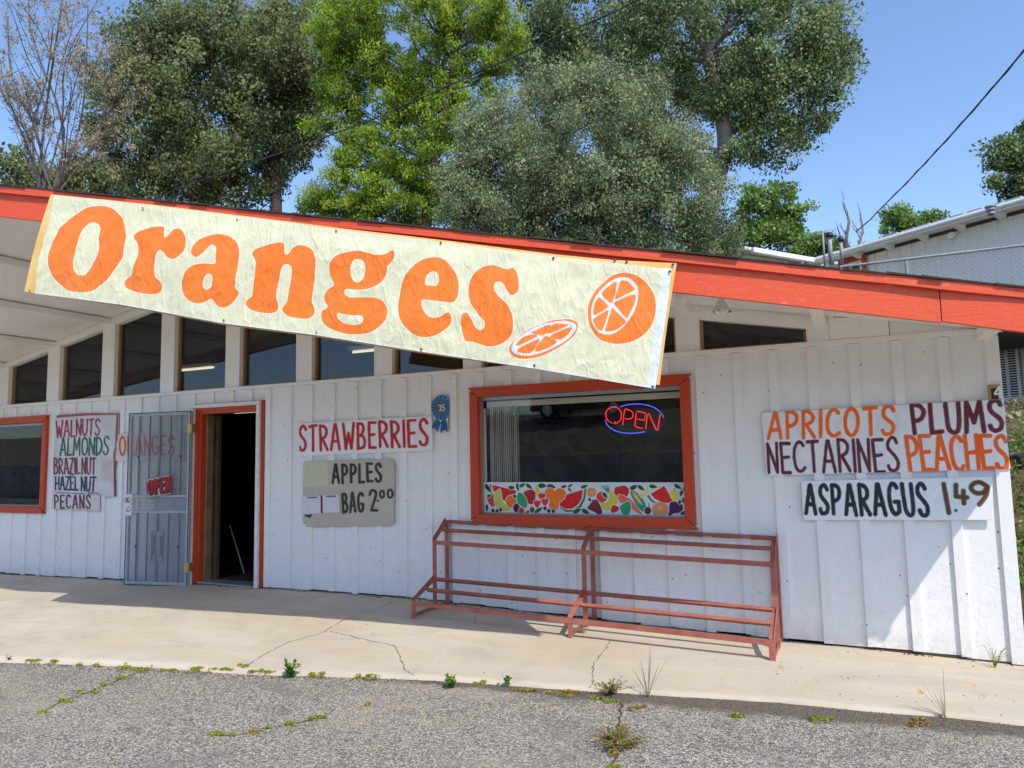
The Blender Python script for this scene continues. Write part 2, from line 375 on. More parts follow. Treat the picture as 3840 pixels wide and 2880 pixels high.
FONT = {
 'A': (.55, [(0, [(0, 0), (.24, 1), (.31, 1), (.55, 0)]), (0, [(.1, .33), (.45, .33)])]),
 'B': (.46, [(0, [(.02, 0), (0, 1)]), (1, [(0, 1), (.28, .97), (.38, .78), (.25, .58), (.05, .52)]), (1, [(.05, .52), (.35, .48), (.45, .27), (.35, .05), (.02, 0)])]),
 'C': (.48, [(1, [(.46, .86), (.36, .98), (.2, .98), (.05, .8), (0, .5), (.06, .18), (.2, .02), (.36, .02), (.48, .12)])]),
 'D': (.5, [(0, [(.02, 0), (0, 1)]), (1, [(0, 1), (.25, .95), (.44, .75), (.5, .48), (.4, .18), (.2, .03), (.02, 0)])]),
 'E': (.42, [(0, [(.42, .99), (0, 1), (.02, 0), (.42, .0)]), (0, [(.02, .5), (.34, .52)])]),
 'G': (.5, [(1, [(.46, .86), (.36, .98), (.2, .98), (.05, .8), (0, .5), (.06, .18), (.2, .02), (.36, .03), (.46, .14)]), (0, [(.46, .1), (.48, .42), (.28, .42)])]),
 'H': (.48, [(0, [(0, 0), (0, 1)]), (0, [(.46, 0), (.48, 1)]), (0, [(0, .48), (.46, .5)])]),
 'I': (.04, [(0, [(.02, 0), (.02, 1)])]),
 'L': (.38, [(0, [(.02, 1), (0, 0), (.38, .02)])]),
 'M': (.62, [(0, [(0, 0), (.06, 1), (.3, .3), (.54, 1), (.62, 0)])]),
 'N': (.46, [(0, [(0, 0), (0, 1), (.44, .02), (.46, 1)])]),
 'O': (.52, [(1, [(.26, 1), (.08, .86), (0, .5), (.08, .14), (.26, 0), (.44, .14), (.52, .5), (.44, .86), (.26, 1)])]),
 'P': (.44, [(0, [(.03, 0), (0, 1)]), (1, [(0, 1), (.26, .97), (.42, .8), (.38, .58), (.2, .46), (.03, .44)])]),
 'R': (.48, [(0, [(.03, 0), (0, 1)]), (1, [(0, 1), (.26, .97), (.42, .8), (.38, .6), (.2, .5), (.03, .47)]), (0, [(.14, .47), (.48, 0)])]),
 'S': (.44, [(1, [(.43, .84), (.34, .97), (.2, 1), (.05, .88), (.04, .7), (.15, .56), (.32, .42), (.42, .26), (.36, .06), (.2, 0), (.06, .04), (0, .15)])]),
 'T': (.48, [(0, [(0, .98), (.48, 1)]), (0, [(.24, 1), (.25, 0)])]),
 'U': (.46, [(1, [(0, 1), (0, .5), (.04, .15), (.2, 0), (.38, .08), (.45, .4), (.46, 1)])]),
 'V': (.5, [(0, [(0, 1), (.25, 0), (.5, 1)])]),
 'W': (.7, [(0, [(0, 1), (.16, 0), (.34, .62), (.54, 0), (.7, 1)])]),
 'Z': (.44, [(0, [(0, 1), (.42, 1), (0, 0), (.44, 0)])]),
 '0': (.52, [(1, [(.26, 1), (.08, .86), (0, .5), (.08, .14), (.26, 0), (.44, .14), (.52, .5), (.44, .86), (.26, 1)])]),
 '1': (.04, [(0, [(0, 1), (.05, 0)])]),
 '2': (.46, [(1, [(.0, .78), (.1, .95), (.26, 1), (.4, .85), (.36, .6), (.2, .3), (.08, .08), (.05, .0)]), (0, [(.05, .02), (.46, .0)])]),
 '3': (.44, [(1, [(0, .88), (.2, 1), (.4, .85), (.36, .62), (.16, .54)]), (1, [(.16, .54), (.4, .46), (.42, .15), (.22, 0), (0, .12)])]),
 '4': (.5, [(0, [(.08, 1), (.02, .35), (.5, .4)]), (0, [(.34, .75), (.38, 0)])]),
 '5': (.44, [(0, [(.42, 1), (.08, 1), (.04, .58)]), (1, [(.04, .58), (.24, .64), (.42, .48), (.42, .2), (.24, 0), (0, .12)])]),
 '9': (.5, [(1, [(.46, .78), (.3, .98), (.1, .92), (.02, .72), (.12, .55), (.32, .56), (.48, .78), (.5, .9), (.48, .6), (.36, .25), (.16, 0)])]),
}
def word(txt, quad, gap=.16, jit=.012, seed=0):
    rnd = random.Random(seed+len(txt)); ws = [FONT[c][0] for c in txt]; tot = sum(ws)+gap*(len(txt)-1)
    TL, TR, BR, BL = [np.array(q, float) for q in quad]; out = []; x = 0
    for c, w in zip(txt, ws):
        dy = rnd.uniform(-.02, .02)
        for cv, pts in FONT[c][1]:
            P = np.array([(x+a, b) for a, b in pts], float)+np.array([[rnd.uniform(-jit, jit), rnd.uniform(-jit, jit)] for _ in pts])
            if cv: P = crom(P, False, 4)
            P[:, 1] += dy; u = P[:, :1]/tot; v = 1-P[:, 1:]
            out.append((1-v)*((1-u)*TL+u*TR)+v*((1-u)*BL+u*BR))
        x += w+gap
    return out
def rect_grid(quad, nu, nv):
    TL, TR, BR, BL = [np.array(q, float) for q in quad]
    u, v = np.meshgrid(np.linspace(0, 1, nu), np.linspace(0, 1, nv)); u = u.ravel()[:, None]; v = v.ravel()[:, None]
    return (1-v)*((1-u)*TL+u*TR)+v*((1-u)*BL+u*BR)
def quads(nu, nv):
    i = np.arange(nu*nv).reshape(nv, nu); return np.stack([i[:-1, :-1].ravel(), i[1:, :-1].ravel(), i[1:, 1:].ravel(), i[:-1, 1:].ravel()], 1)
def aa(d, w): return np.clip(.5-d/w, 0, 1)[:, None]
def lay(col, d, c, w=2.0, a=1.0):
    f = aa(d, w)*a; return col*(1-f)+np.array(c)[None, :]*f
def noise2(Q, s, seed=0, oct=3):
    r = np.random.RandomState(seed); o = np.zeros(len(Q)); amp = 1
    for k in range(oct):
        T = r.rand(64, 64); q = Q*s; i = np.floor(q).astype(int); f = q-i; f = f*f*(3-2*f); i %= 64; j = (i+1) % 64
        o += amp*((T[i[:, 0], i[:, 1]]*(1-f[:, 0])+T[j[:, 0], i[:, 1]]*f[:, 0])*(1-f[:, 1])+(T[i[:, 0], j[:, 1]]*(1-f[:, 0])+T[j[:, 0], j[:, 1]]*f[:, 0])*f[:, 1])
        s *= 2; amp *= .5
    return o/(2-.5**(oct-1))
def panel(name, quad, paint, plane, thick=.012, res=.004, mat=None, outline=None, parent=None, **k):
    """board whose face carries its painted print; quad and paint in photo px, plane(px,py)->3D"""
    cs = [plane(*q) for q in quad]; wd = np.linalg.norm(cs[1]-cs[0]); ht = np.linalg.norm(cs[3]-cs[0])
    nu = max(4, int(wd/res)); nv = max(4, int(ht/res)); Q = rect_grid(quad, nu, nv)
    u, v = np.meshgrid(np.linspace(0, 1, nu), np.linspace(0, 1, nv)); u = u.ravel()[:, None]; v = v.ravel()[:, None]
    V = (1-v)*((1-u)*cs[0]+u*cs[1])+v*((1-u)*cs[3]+u*cs[2])
    C = paint(Q); F4 = quads(nu, nv)
    if outline is not None:
        inn = inside(Q, np.array(outline, float)); keep = inn[F4].sum(1) >= 3; F4 = F4[keep]
    nrm = np.cross(cs[1]-cs[0], cs[3]-cs[0]); nrm /= np.linalg.norm(nrm)
    if nrm[1] > 0: nrm = -nrm
    n = len(V); Vb = V-nrm*thick; e = {}
    for a, b in ((0, 1), (1, 2), (2, 3), (3, 0)):
        for p, q in zip(F4[:, a], F4[:, b]):
            if (q, p) in e: del e[(q, p)]
            else: e[(p, q)] = 1
    E4 = np.array([(q, p, p+n, q+n) for p, q in e], int)
    back = F4[:, ::-1]+n
    A = np.vstack([F4, back, E4]); used = np.unique(A); mp = np.zeros(2*n, int)-1; mp[used] = np.arange(len(used))
    VV = np.vstack([V, Vb])[used]; CC = np.vstack([C, C])[used]; CC = np.hstack([CC, np.ones((len(CC), 1))])
    me = np_mesh(name, VV, mp[A], [mat or M['sign']], {'print': ('FLOAT_COLOR', CC)})
    return link(name, me, parent, **k)
def Z(sc, ox, oy): return lambda pts: [(ox+a/sc, oy+b/sc) for a, b in pts]

# ================================================================== SETTING
ZB = [(-14, -.07), (-11, -.057), (-8.4, .0), (-6.1, .046), (-5, .058), (-4, .06), (-2.1, .003), (-.57, -.031), (.41, -.047), (1.0, -.06), (6, -.10)]
def zb(x): return float(np.interp(x, [a for a, _ in ZB], [b for _, b in ZB]))
SE = [(-16, -5.1), (-8.5, -3.35), (-5.986, -2.807), (-4.896, -2.494), (-3.914, -2.316), (-2.777, -1.978), (-1.572, -1.765), (-.504, -1.548), (.761, -1.422), (5, -.75)]
def sedge(x): return float(np.interp(x, [a for a, _ in SE], [b for _, b in SE]))
def zslab(x, y):
    f = max(0.0, min(1.0, 1+y/max(.3, -sedge(x)))) if y < 0 else 1.0
    return zb(x)*f
# walkway slab (top sheet + front kerb face)
xs = np.arange(-14, 4.01, .08); nv = 24; V = []; rs = np.random.RandomState(3)
jag = np.convolve(rs.randn(len(xs)+8), np.ones(4)/4, 'same')[:len(xs)]*.012
for j in range(nv):
    for i, x in enumerate(xs):
        f = j/(nv-1); y0 = sedge(x)+jag[i]; y1 = .35; y = y0+(y1-y0)*f; V.append((x, y, zslab(x, y)))
for i, x in enumerate(xs): V.append((x, sedge(x)+jag[i]+.004, -.12))
n = len(xs); Q = list(quads(n, nv)[:, ::-1]); b = nv*n
Q += [(b+i, b+i+1, i+1, i) for i in range(n-1)]
link('walkway', np_mesh('walkway', V, np.array(Q), [M['concrete']]), kind='structure')
# cracks in the slab: narrow dark fissures following the photo
t = NT('crack_shadow_dirt'); t.base((.10, .078, .055)); t.rough(1, 0); M['crack'] = t.m
walk = bpy.data.objects['walkway']
def crack(pts, w0=.008, seed=0, par=None, zf=None):
    zf = zf or zslab
    r = random.Random(seed); P = [G(*p) for p in pts]; fine = []
    for a, b2 in zip(P[:-1], P[1:]):
        L = np.linalg.norm(b2-a); k = max(2, int(L/.035))
        for i in range(k):
            q = a+(b2-a)*i/k; fine.append((q[0]+r.uniform(-.012, .012), q[1]+r.uniform(-.008, .008)))
    fine.append((P[-1][0], P[-1][1])); m = MB()
    for i in range(len(fine)-1):
        a, c = np.array(fine[i]), np.array(fine[i+1]); d = c-a; nn = np.array([-d[1], d[0]])/(np.linalg.norm(d)+1e-9)
        wa = w0*(.25+r.random()*.6); wb = wa if i == len(fine)-2 else wa
        m.add([(a[0]-nn[0]*wa/2, a[1]-nn[1]*wa/2, zf(*a)+.003), (a[0]+nn[0]*wa/2, a[1]+nn[1]*wa/2, zf(*a)+.003),
               (c[0]+nn[0]*wb/2, c[1]+nn[1]*wb/2, zf(*c)+.003), (c[0]-nn[0]*wb/2, c[1]-nn[1]*wb/2, zf(*c)+.003)], [(0, 3, 2, 1)])
    m.build('crack', M['crack'], par or walk)
crack([(915, 2505), (990, 2460), (1090, 2415), (1210, 2385), (1290, 2340), (1420, 2300), (1500, 2270)], .010, 1)
crack([(1235, 2380), (1330, 2400), (1480, 2430), (1500, 2470), (1515, 2510), (1550, 2535)], .009, 2)
crack([(2290, 2405), (2255, 2450), (2225, 2490), (2220, 2540), (2213, 2580)], .007, 3)
crack([(1990, 2300), (1890, 2330), (1850, 2340)], .004, 4)
crack([(450, 2310), (700, 2300), (560, 2330)], .003, 5)
# parking lot
xs = np.linspace(-45, 45, 361); V = [(x, -13.5+(sedge(x)+.03+13.5)*j/45.0, -.014+(.004*math.sin(x*.9+j*.3) if j < 43 else 0)) for j in range(46) for x in xs]
link('asphalt_lot', np_mesh('asphalt_lot', V, quads(361, 46)[:, ::-1], [M['asphalt']]), kind='structure')
lot = bpy.data.objects['asphalt_lot']; zl = lambda x, y: -.011
crack([(150, 2668), (240, 2625), (330, 2590), (400, 2563), (470, 2535), (540, 2508)], .016, 7, lot, zl)
crack([(800, 2750), (880, 2750), (1010, 2722), (1110, 2708), (1205, 2683), (1260, 2650)], .010, 8, lot, zl)
crack([(2335, 2615), (2322, 2700), (2318, 2780), (2310, 2830), (2290, 2879)], .018, 9, lot, zl)
# terrain: flat in front, hill behind, embankment across the lot
def sm(a, b, x): t_ = min(1, max(0, (x-a)/(b-a))); return t_*t_*(3-2*t_)
def terr(x, y):
    if y < -13.6: return 1.35+1.9*sm(-14.2, -24, y)+2.5*sm(-40, -120, y)
    if y < .4: return -.15
    if -13.2 < x < 1.35 and y < 9.6: return -.15
    h = 2.15*sm(1.2, 6.0, y)+.5*sm(9.8, 14, y)+3.0*sm(14, 45, y)
    if x > 1.35: h += .15*math.sin(x*2.1+y)*sm(1, 3, y)
    return -.12+h
gx = sorted(set(list(np.linspace(-300, -20, 15))+list(np.linspace(-20, 20, 81))+[1.34, 1.36, -13.21, -13.19]+list(np.linspace(20, 300, 15))))
gy = sorted(set(list(np.linspace(-300, -26, 12))+[-13.61, -13.59]+list(np.linspace(-26, 20, 93))+[9.59, 9.61]+list(np.linspace(20, 300, 16))))
V = [(x, y, terr(x, y)) for y in gy for x in gx]; Q = quads(len(gx), len(gy))[:, ::-1]
cy = np.array([V[q[0]][1] for q in Q])
link('ground', np_mesh('ground', V, Q, [M['soil'], M['earth']], mi=(cy < -13).astype(int)), kind='structure')

# ================================================================== FRUIT STAND BUILDING
bld = empty('fruit_stand', (-3, 0, 0), 'white board and batten fruit stand with orange trim and low gable roof', 'building')
RX = -6.62; EX = 1.51; LXE = -14.75
def ztop(x): return 2.593-.1955*x if x >= RX else 2.593-.1955*RX-.185*(RX-x)
def fyy(x): return fy(x) if x >= RX else fy(RX)+FK*(RX-x)
# openings (x0,x1,z0,z1) of outer trim
mw_TL, mw_TR, mw_BR, mw_BL = (W(1760, 1456), W(2591, 1407), W(2611, 1984), W(1781, 1959))
MW = (-3.375, -1.215, -.0, 0); MWx0, MWx1 = (mw_TL[0]+mw_BL[0])/2, (mw_TR[0]+mw_BR[0])/2
MWz1, MWz0 = (mw_TL[2]+mw_TR[2])/2, (mw_BL[2]+mw_BR[2])/2
LWx1 = W(187, 1558)[0]; LWx0 = LWx1-2.2; LWz1 = W(187, 1558)[2]; LWz0 = W(168, 1924)[2]
DRx0, DRx1, DRz1 = -7.213, -6.07, 2.174
FRW = .11
open_ = [(MWx0+.05, MWx1-.05, MWz0+.05, MWz1-.05), (LWx0+.05, LWx1-.05, LWz0+.05, LWz1-.05), (DRx0+.05, DRx1-.05, -1, DRz1-.04)]
bc = [.98, .678, .373, .068, -.234, -.534, -.82]+[-.82-.3049*k for k in range(1, 10)]+[-3.865, -4.1675, -4.475, -4.785, -5.095, -5.405, -5.704, -6.02, -6.30, -6.60, -6.92, -7.23, -7.555, -7.87, -8.19, -8.52, -8.84, -9.18, -9.505, -9.83, -10.155, -10.49, -10.83, -11.15, -11.47, -11.8, -12.1, -12.4, -12.7, -13.0]
bc = sorted(set(round(x, 4) for x in bc))
ZT = 2.312
def cut_piece(xa, xb, y0, y1, zt=ZT, rag=0.0):
    """boxes of one board or batten, cut round the openings: [full] or [lower, upper] meshes"""
    cuts = sorted(set([xa, xb]+[e for o in open_ for e in o[:2] if xa < e < xb])); rows = []
    for a, b in zip(cuts[:-1], cuts[1:]):
        mid = (a+b)/2; z0 = zb(mid)+.008+random.random()*rag; iv = [(z0, zt)]
        for o in open_:
            if o[0] <= mid <= o[1]:
                nv_ = []
                for p, q in iv:
                    if o[2] > p: nv_.append((p, min(q, o[2])))
                    if o[3] < q: nv_.append((max(p, o[3]), q))
                iv = [(p, q) for p, q in nv_ if q-p > .01]
        for p, q in iv: rows.append((a, b, p, q))
    full = any(p < .3 and q > zt-.01 for a, b, p, q in rows); grp = {}
    for r_ in rows: grp.setdefault(0 if full or r_[2] < .3 else 1, []).append(r_)
    out = []
    for g_ in grp.values():
        m = MB()
        for a, b, p, q in g_: m.box(a, b, y0, y1, p, q)
        out.append(m)
    return out
for a, b in zip(bc[:-1], bc[1:]):
    for m in cut_piece(a+.0015, b-.0015, random.uniform(-.002, .002), .022, rag=.018): m.build('siding_board', M['white'], bld)
for m in cut_piece(-13.0, 1.0, .024, .034): m.build('backing', M['dark'], bld)
for x in bc[1:-1]:
    w = .037+random.uniform(-.003, .002)
    for m in cut_piece(x-w, x+w, -.02+random.uniform(-.003, .002)-.004, .003, zt=ZT-.004, rag=.02): m.build('batten', M['white'], bld, bevel=.0015)
MB().box(.943, 1.03, -.024, .003, zb(1)+.01, 2.29).build('corner_board', M['white'], bld, bevel=.002)
MB().box(1.0, 1.03, .004, 9.3, -.1, 2.27).build('side_wall', M['white'], bld)
MB().box(-13.03, -13.0, 0, 9.3, -.1, 2.5).build('side_wall', M['white'], bld)
MB().box(-12.98, -12.96, .05, 9.26, -.02, 2.6).build('darkening_sheet', M['dark'], bld)  # near-black sheets added inside the white side walls to keep the room dark
MB().box(.96, .98, .05, 9.26, -.02, 2.26).build('darkening_sheet', M['dark'], bld)
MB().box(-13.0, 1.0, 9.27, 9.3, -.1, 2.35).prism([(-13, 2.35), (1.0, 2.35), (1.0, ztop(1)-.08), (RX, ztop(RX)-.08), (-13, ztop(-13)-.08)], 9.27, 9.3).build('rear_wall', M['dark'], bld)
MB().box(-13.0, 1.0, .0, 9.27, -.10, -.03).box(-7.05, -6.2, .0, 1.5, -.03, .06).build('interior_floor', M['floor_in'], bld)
# belt sill
MB().box(-13.0, .945, -.034, .04, 2.312, 2.350).build('belt_sill', M['white_trim'], bld, bevel=.004)
# clerestory posts, headers, glass
posts = [(-13.0, -12.2), (-11.30, -11.056), (-10.15, -9.884), (-8.985, -8.742), (-7.848, -7.606), (-6.724, -6.494), (-5.626, -5.398), (-4.545, -4.315), (-3.46, -3.255), (-2.395, -2.185), (-1.325, -1.118), (-.265, -.095)]
def ghead(x): return 2.627-.19*(x+1.118) if x > -6.66 else 3.416+.174*(x+8.214)
def zsoff(x): return ztop(x)-.052
for a, b in posts:
    m = MB(); pk = [(a, 2.35), (b, 2.35), (b, zsoff(b))]+([(RX, zsoff(RX))] if a < RX < b else [])+[(a, zsoff(a))]
    m.prism(pk, -.004, .10); m.build('post', M['soffit'], bld, bevel=.003)
for (a0, a), (b, b0) in zip(posts[:-1], posts[1:]):
    MB().prism([(a, ghead(a)), (b, ghead(b)), (b, zsoff(b)), (a, zsoff(a))], .006, .10).build('header', M['soffit'], bld)
    p = link('clerestory_window', MB().prism([(a+.001, 2.352), (b-.001, 2.352), (b-.001, ghead(b)-.001), (a+.001, ghead(a)-.001)], .075, .080).build('tmp', M['glass']).data, bld)
    bpy.data.objects.remove(bpy.data.objects['tmp'])
    m = MB()
    for (q0, q1) in (((a+.012, 2.352), (a+.012, ghead(a)-.01)), ((b-.012, 2.352), (b-.012, ghead(b)-.01))):
        m.box(q0[0]-.011, q0[0]+.011, .05, .095, 2.352, q1[1])
    m.box(a+.024, b-.024, .05, .095, 2.352, 2.368)
    m.build('window_stop', M['wood'], p)
# infill panels right of the last post
MB().prism([(-.088, 2.352), (.327, 2.352), (.330, 2.497), (-.090, 2.532)], -.026, -.002).build('infill_panel', M['soffit'], bld, bevel=.003)
MB().prism([(-.0949, 2.352), (.331, 2.352), (.331, zsoff(.331)), (-.0949, zsoff(-.095))], 0.0, .02).build('infill_panel', M['soffit'], bld)
MB().prism([(.335, 2.352), (.888, 2.352), (.888, zsoff(.888)), (.335, zsoff(.335))], -.006, .02).build('infill_panel', M['soffit'], bld)
MB().prism([(.892, 2.30), (1.03, 2.30), (1.03, zsoff(1.03)), (.892, zsoff(.892))], .004, .02).build('infill_panel', M['soffit'], bld)
# roof deck
def roofslab(m, xa, xb, y1, za, zc):
    ya, yb = fyy(xa)+.012, fyy(xb)+.012
    m.hexa([(xa, ya, ztop(xa)+za), (xb, yb, ztop(xb)+za), (xb, y1, ztop(xb)+za), (xa, y1, ztop(xa)+za),
            (xa, ya, ztop(xa)+zc), (xb, yb, ztop(xb)+zc), (xb, y1, ztop(xb)+zc), (xa, y1, ztop(xa)+zc)])
YE = -.05
roof = MB(); roofslab(roof, LXE, RX, 9.6, -.05, -.004); roofslab(roof, RX, 1.04, 9.6, -.05, -.004); roofslab(roof, 1.041, EX, YE, -.05, -.004)
roof = roof.build('roof', M['shingle'], bld)
# purlins and soffit panels
pc = [-13.2, -12.1, -11.17, -10.02, -8.86, -7.73, -6.61, -5.51, -4.43, -3.36, -2.29, -1.22, -.16, .935]
for x in pc:
    zt_ = min(zsoff(x-.045), zsoff(x+.045))-.012; zb_ = ztop(x)-.146
    MB().box(x-.045, x+.045, fyy(x)+.045, -.005, zb_, zt_).build('roof_beam', M['soffit'], bld, bevel=.003)
ex = [LXE+.02]+pc+[EX-.02]
for a, b in zip(ex[:-1], ex[1:]):
    segs = [(a, b)] if not (a < RX < b) else [(a, RX), (RX, b)]
    y = -.012; k = 0
    while y > -3.1:
        y2 = y-1.22
        for (p, q) in segs:
            if y < min(fyy(p), fyy(q))+.03: continue
            ytop = min(y, YE) if p > .9 else y
            if p >= RX-.001 and fyy(q)+.03 > ytop-.02: q = 1.51-(-(ytop-.05)-1.07)/FK
            elif p < RX-.001 and fyy(p)+.03 > ytop-.02: p = 2*RX-(1.51-(-(ytop-.05)-1.07)/FK)
            if q-p < .03: continue
            ya, yb = max(y2+.004, fyy(p)+.03), max(y2+.004, fyy(q)+.03)
            m = MB(); e = .004
            m.hexa([(p+e, ya, zsoff(p)-.010), (q-e, yb, zsoff(q)-.010), (q-e, ytop, zsoff(q)-.010), (p+e, ytop, zsoff(p)-.010),
                    (p+e, ya, zsoff(p)-.0005), (q-e, yb, zsoff(q)-.0005), (q-e, ytop, zsoff(q)-.0005), (p+e, ytop, zsoff(p)-.0005)])
            m.build('soffit_panel', M['soffit'], bld)
        y = y2
    # inside ceiling
    for (p, q) in segs:
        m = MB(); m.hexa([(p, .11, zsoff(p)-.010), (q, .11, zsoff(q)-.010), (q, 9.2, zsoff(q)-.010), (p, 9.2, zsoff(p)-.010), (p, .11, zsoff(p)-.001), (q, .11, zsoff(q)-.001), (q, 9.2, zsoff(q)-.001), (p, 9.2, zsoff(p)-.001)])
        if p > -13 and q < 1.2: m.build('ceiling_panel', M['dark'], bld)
# fascia
def fb(xa, xb, off, th, dt, db, k=8, warp=None, seed=0):
    m = MB(); n = k; P = []
    for i in range(n+1):
        x = xa+(xb-xa)*i/n; w = warp(i/n) if warp else (0, 0)
        P.append((x, fyy(x)-off-w[0], fyy(x)-off+th, ztop(x)-dt, ztop(x)-db-w[1]))
    for a, b in zip(P[:-1], P[1:]):
        m.hexa([(a[0], a[1], a[4]), (b[0], b[1], b[4]), (b[0], b[2], b[4]), (a[0], a[2], a[4]), (a[0], a[1], a[3]), (b[0], b[1], b[3]), (b[0], b[2], b[3]), (a[0], a[2], a[3])])
    return m
JX = F(3528, 1150)[0]
fb(RX+.002, JX-.004, 0, .04, .02, .256, warp=lambda t_: (.006*math.sin(t_*9), .004*math.sin(t_*6))).build('fascia_board', M['orange'], bld)
fb(JX+.002, EX+.0, .004, .04, .02, .245, warp=lambda t_: (.012*math.sin(t_*math.pi), .012*math.sin(t_*3)), k=10).build('fascia_board', M['orange'], bld)
fb(LXE, RX-.002, 0, .04, .02, .256).build('fascia_board', M['orange'], bld)
fb(RX+.002, EX+.0, .036, .036, .0, .056, k=20, warp=lambda t_: (.002*math.sin(t_*30), .002*math.sin(t_*50))).build('fascia_trim', M['orange'], bld)
fb(LXE, RX-.002, .036, .036, .0, .056).build('fascia_trim', M['orange'], bld)
MB().box(EX+.001, EX+.030, fy(EX)+.0, YE, ztop(EX)-.16, ztop(EX)-.01).build('eave_board', M['soffit'], bld)
fb(RX+.002, EX-.05, -.042, .02, .07, .24, k=10).build('fascia_backing', M['soffit'], bld)
fb(LXE+.05, RX-.002, -.042, .02, .07, .24, k=10).build('fascia_backing', M['soffit'], bld)
# shingles along the rake edge
x = LXE+.1; k = 0
while x < EX:
    w = random.uniform(.12, .32); a, b = x, min(x+w-.004, EX+.03)
    if a < RX < b: b = RX
    j = random.uniform(-.012, .012); zz = random.uniform(.0, .006); lift = random.choice([0, 0, 0, .004]); ya = fyy(a)-.052+j; yb = fyy(b)-.052+j
    m = MB(); m.hexa([(a, ya, ztop(a)+zz), (b, yb, ztop(b)+zz), (b, yb+.3, ztop(b)+zz), (a, ya+.3, ztop(a)+zz),
                      (a, ya, ztop(a)+.014+zz+lift), (b, yb, ztop(b)+.009+zz), (b, yb+.35, ztop(b)+.012+zz), (a, ya+.35, ztop(a)+.012+zz)])
    m.build('shingle', M['shingle'], roof); x += w
# ---- windows
def frame_win(x0, x1, z0, z1, fw, name, flare=.018, head=True):
    w = link(name, MB().box(x0+fw+.001, x1-fw-.001, .058, .064, z0+fw+.001, z1-fw-.001).build('tmp', M['glass']).data, bld); bpy.data.objects.remove(bpy.data.objects['tmp'])
    y0 = -.045; c = [((x0-flare, z1+flare*.3), (x1+flare, z1+flare*.3), (x1-fw, z1-fw), (x0+fw, z1-fw)), ((x1+flare, z0-flare*.3), (x0-flare, z0-flare*.3), (x0+fw, z0+fw), (x1-fw, z0+fw)),
         ((x0, z0+.03), (x0, z1-.03), (x0+fw, z1-fw-.001), (x0+fw, z0+fw+.001)), ((x1, z1-.03), (x1, z0+.03), (x1-fw, z0+fw+.001), (x1-fw, z1-fw-.001))]
    for i, q in enumerate(c): MB().prism(list(q), y0-(.002 if i < 2 else 0), .02).build('frame_board', M['orange_dark'], w, bevel=.003)
    m = MB(); xa, xb, za, zc = x0+fw, x1-fw, z0+fw, z1-fw
    m.box(xa-.02, xa, .021, .10, za, zc).box(xb, xb+.02, .021, .10, za, zc).box(xa, xb, .021, .10, zc, zc+.02).box(xa, xb, .021, .10, za-.02, za)
    m.build('jamb', M['wood'], w)
    MB().box(xa, xb, .03, .056, zc-.035, zc-.002).box(xa, xa+.014, .04, .057, za, zc-.036).box(xb-.014, xb, .04, .057, za, zc-.036).box(xa+.015, xb-.015, .04, .057, za, za+.014).build('metal_frame', M['metal'], w)
    return w, (xa, xb, za, zc)
mainw, mi_ = frame_win(MWx0, MWx1, MWz0, MWz1, .088, 'picture_window')
leftw, li_ = frame_win(LWx0, LWx1, LWz0, LWz1, .088, 'picture_window')
# ---- doorway
fl = MB()
def dtrim(m, x0, x1, y0, z1, w): return m.box(x0, x0+w, y0, .004, zb(x0)+.01, z1-w).box(x1-w, x1, y0, .004, zb(x1)+.01, z1-w).box(x0, x1, y0, .004, z1-w, z1)
door = dtrim(MB(), DRx0, DRx1, -.03, DRz1, .085).build('door_frame', M['orange_dark'], bld, bevel=.003)
MB().box(DRx0+.085, DRx0+.13, -.012, .14, zb(-7.1)+.01, DRz1-.086).box(DRx1-.105, DRx1-.086, -.012, .14, zb(-6.1)+.01, DRz1-.086).box(DRx0+.131, DRx1-.106, -.012, .14, DRz1-.12, DRz1-.086).build('jamb', M['orange_dark'], door)
MB().box(DRx0+.135, DRx0+.165, .05, .14, .0, DRz1-.125).build('door_stop', simple('weathered_stop', (.22, .15, .08), .7, .3), door)
# white steel security jamb laid over the trim
j0, j1 = -7.20, -6.155
MB().box(j0-.018, j0+.03, -.075, -.031, .0, 2.12).build('security_jamb', M['gate_white'], door, bevel=.003)
MB().box(j1-.004, j1+.045, -.065, -.031, .05, 2.12).build('security_jamb', M['gate_white'], door, bevel=.003)
MB().box(j0-.018, j1+.045, -.070, -.031, 2.122, 2.165).build('security_jamb', M['gate_white'], door, bevel=.003)
MB().box(DRx0+.1, DRx1-.1, -.02, .2, .045, .062).build('threshold', M['metal'], door)
# ---- security gate, swung open against the wall
ang = 0.170; gdir = np.array([-math.cos(ang), -math.sin(ang), 0]); gn = np.array([math.sin(ang), -math.cos(ang), 0])
hinge = np.array([-7.158, -.092, 0.0]); GW = .915; gz0, gz1 = .012, 2.095
gate = props(bpy.data.objects.new('security_door', None)); COL.objects.link(gate); gate.location = tuple(hinge+np.array([0, 0, gz0])); gate.parent = bld; gate.matrix_parent_inverse = PINV(bld)
gate['label'] = 'grey steel security door with screen and vertical bars, swung open'
def gp(s, z, o=0.0): return tuple(hinge+gdir*s+gn*o+np.array([0, 0, z]))
def gbox(m, s0, s1, z0, z1, o0, o1):
    return m.hexa([gp(s1, z0, o0), gp(s0, z0, o0), gp(s0, z0, o1), gp(s1, z0, o1), gp(s1, z1, o0), gp(s0, z1, o0), gp(s0, z1, o1), gp(s1, z1, o1)])
m = MB(); gbox(m, 0, .04, gz0, gz1, -.02, .02); gbox(m, GW-.04, GW, gz0, gz1, -.02, .02); gbox(m, .041, GW-.041, gz0, gz0+.045, -.02, .02); gbox(m, .041, GW-.041, gz1-.045, gz1, -.02, .02)
m.build('frame', M['gate'], gate, bevel=.003)
